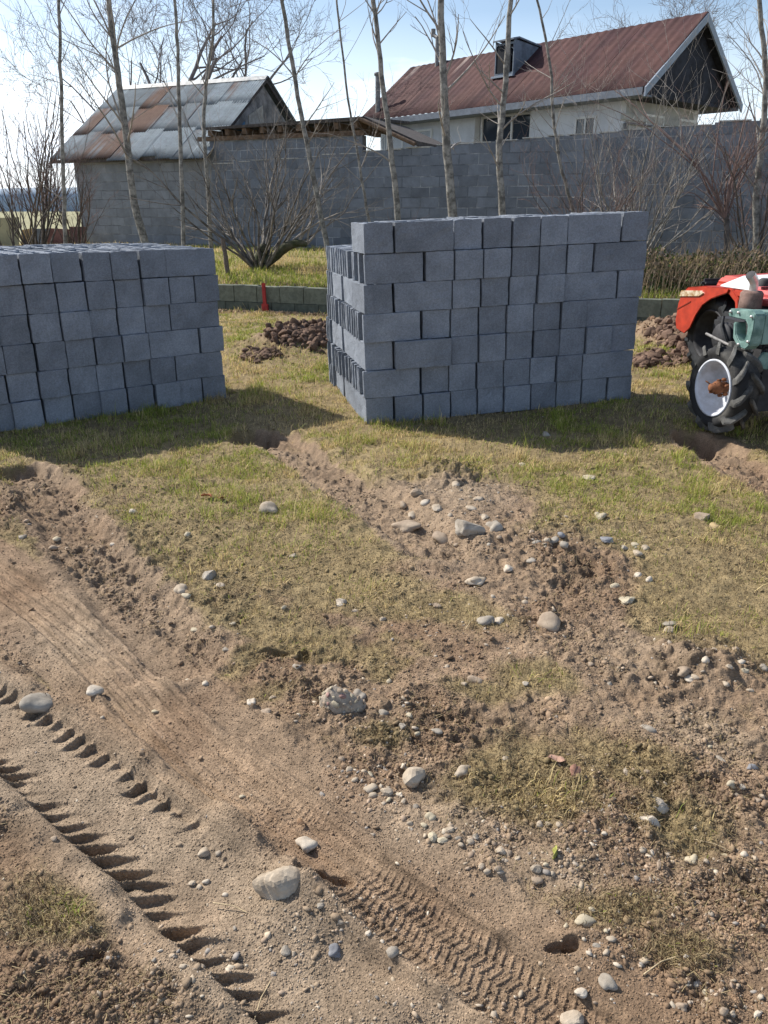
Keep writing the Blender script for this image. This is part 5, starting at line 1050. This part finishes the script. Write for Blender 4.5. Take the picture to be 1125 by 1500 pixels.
br_.prism([(-.195, .79), (-.20, .60), (-.17, .60), (-.165, .79)], 0, .072, .42); br_.prism([(-.16, .795), (-.16, .765), (.05, .76), (.05, .79)], 0, .072, .42)
br_.build("front_bracket", MGP, tl, .006)
mf = MB(); mf.lathe([(.74, 0), (.74, .066), (.75, .073), (.885, .073), (.90, .06), (.90, 0)], 24, 2, 0, Matrix.Translation((.20, .13, 0))); mu_ = mf.build("muffler", MMU, tl)
pp_ = MB(); pp_.tube([(.205, .13, .88), (.205, .13, .94), (.195, .125, .965), (.15, .11, 1.005)], [.028, .028, .030, .032], 12, cap=False); pp_.build("tailpipe", MCH, tl)
pc = MB(); pc.lathe([(.0, .0315), (.002, 0)], 12, 2, 0, Matrix.Translation((.151, .111, 1.004)) @ Euler((R(20), R(-50), 0)).to_matrix().to_4x4()); pc.build("pipe_mouth", MIR, tl)
rc_ = MB(); rc_.prism([(.29, .80), (.29, .86), (.34, .91), (.66, .92), (.66, .80)], 1, -.10, .30); rc_.build("tank_cover", MPK, tl, .02)
cap_ = MB(); cap_.lathe([(.92, .045), (.96, .045), (.97, .03), (.97, 0)], 16, 2, 0, Matrix.Translation((.36, .22, 0))); cap_.build("filler_cap", MIR, tl)
sp_ = MB(); sp_.prism([(.10, .50), (.13, .545), (.19, .54), (.21, .47), (.18, .43), (.13, .44)], 1, -.17, -.15); sp_.build("green_plate", MGP, tl, .004)
bo = MB()
for (y, z) in ((-.18, .775), (-.05, .785), (.03, .782), (-.185, .62), (-.1, .59)): bo.lathe([(-.022, 0), (-.022, .009), (-.009, .009)], 6, 0, 0, Matrix.Translation((0, y, z)))
bo.build("bolts", MCH, tl)
ho = MB(); ho.tube([(.10, .25, .72), (.06, .20, .66), (.05, .10, .55), (.09, .05, .44), (.14, .0, .40)], .010, 7); ho.tube([(.12, .30, .60), (.08, .26, .50), (.10, .18, .42), (.16, .12, .38)], .007, 7); ho.tube([(.15, -.13, .60), (.12, -.16, .50), (.14, -.15, .40), (.20, -.12, .36)], .008, 7); ho.build("hoses", MRB, tl)
pu = MB(); pu.lathe([(.0, .0), (0, .10), (.015, .105), (.025, .09), (.035, .105), (.05, .10), (.05, 0)], 24, 0, 0, Matrix.Translation((.08, .22, .58))); pu.build("belt_pulley", MIR, tl)
lv = MB(); lv.tube([(.12, .06, .50), (.10, .0, .47), (.10, -.12, .46)], .006, 6); lv.tube([(.13, .2, .40), (.11, .05, .385), (.11, -.15, .40)], .009, 6); lv.build("lever_rods", mat("worn_steel", (.18, .17, .16), .6, .3, 30.), tl)
bx = MB(); bx.box((.13, .0, .40), (.30, .16, .50)); bx.box((.15, -.12, .34), (.30, -.02, .44)); bx.build("gear_cover", mat("greasy_green", (.05, .075, .06), .7, .4, 14.), tl, .01)
# --- small red tractor parked behind, facing the camera
rx, ry = G(1042, 545, .07)
tr = empty("red_tractor", (rx, ry, .07), R(13)); tag(tr, "orange red small tractor with a curved wheel fender behind the walking tractor", "tractor")
RR = .34
wheel(tr, (0, 0, RR), (0, 0, R(180)), RR, .2, 13, .66, MIR, MRB, MRB, .02, dish=.1); wheel(tr, (1.05, 0, RR), (0, 0, 0), RR, .2, 13, .66, MIR, MRB, MRB, .02, dish=.1)
wheel(tr, (.18, -.9+.2, .2), (0, 0, R(180)), .2, .13, 12, .6, MIR, MRB, MRB, .012, dish=.05) if False else None
fd = MB(); prof = []
for k in range(9):
    a = R(205-k*14.5); prof.append((-.40*math.cos(a-math.pi)*1.0, RR+.42*math.sin(a) if False else 0))
# fender: side profile in YZ (y towards the camera is negative)
outer = [(.42, .34), (.45, .42), (.44, .58), (.40, .68), (.32, .735), (.10, .765), (-.30, .775), (-.40, .70), (-.42, .60)]
inner = [(-.38, .60), (-.36, .67), (-.26, .73), (-.02, .71), (.14, .66), (.24, .58), (.29, .48), (.30, .38), (.34, .33)]
fd.prism(outer+inner, 0, -.14, .20)
fd.prism([(.42, .345), (.45, .42), (.44, .58), (.40, .68), (.32, .735), (.10, .765), (-.28, .775), (-.26, .735), (-.15, .70), (-.05, .665), (.06, .60), (.14, .50), (.20, .38), (.28, .315)], 0, -.155, -.141)
fdo = fd.build("fender", MOR, tr, .012)
lm = MB(); lm.prism([(.42, .645), (.40, .70), (.10, .725), (.06, .705), (.12, .675)], 0, -.166, -.154); lm.build("lamp", mat("amber_lamp", (.40, .20, .06), .2, .3, 18., (.62, .55, .42), 0, spec=.6), fdo)
st_ = MB(); st_.prism([(.44, .52), (.44, .53), (.24, .62), (.24, .61)], 0, -.160, -.1545); st_.build("stripe", mat("dark_decal", (.22, .03, .02), .4, .1, 5., None, 0), fdo)
f2 = MB(); f2.prism(outer+inner, 0, .88, 1.22); f2.build("fender", MOR, tr, .012)
bd = MB(); bd.prism([(.10, .42), (.08, .78), (.14, .84), (.76, .86), (.82, .80), (.80, .42)], 1, -.55, .25); bd.build("hood", MOR, tr, .02)
hp = MB(); hp.prism([(-.12, .775), (.05, .80), (.12, .846), (.80, .866), (.80, .885), (.10, .865), (-.12, .79)], 1, -.50, -.1); hp.build("hood_top", MWS, tr, .006)  # sky reflection on the glossy hood, painted as a plain white top
rr_ = MB(); rr_.box((-.13, -.52, .715), (.08, -.30, .772)); rr_.build("red_flap", MOR, tr, .01)
ch = MB(); ch.box((.22, -.55, .18), (.84, .6, .42)); ch.box((.02, -.1, .28), (1.0, .1, .42)); ch.box((.2, -.40, .42), (.26, .1, .74)); ch.build("chassis", MIR, tr, .02)
ar = MB(); ar.tube([(.02, .05, .34), (.10, -.25, .36), (.16, -.5, .34)], .02, 8); ar.tube([(.0, .0, .55), (.10, -.20, .52), (.2, -.38, .50)], .014, 8); ar.build("link_arms", MIR, tr)
for x in (.16, .58):
    hl = MB(); hl.prism([(x, .76), (x+.02, .815), (x+.12, .825), (x+.12, .78), (x+.08, .75)], 1, -.57, -.545); hl.build("headlight", MCH, tr, .004)
gr_ = MB(); gr_.box((.34, -.565, .50), (.58, -.552, .74)); gr_.build("grille", MIR, tr)
se = MB(); se.box((.35, .45, .60), (.75, .85, .68)); se.box((.35, .82, .68), (.75, .90, .76)); se.build("seat", MIR, tr, .03)
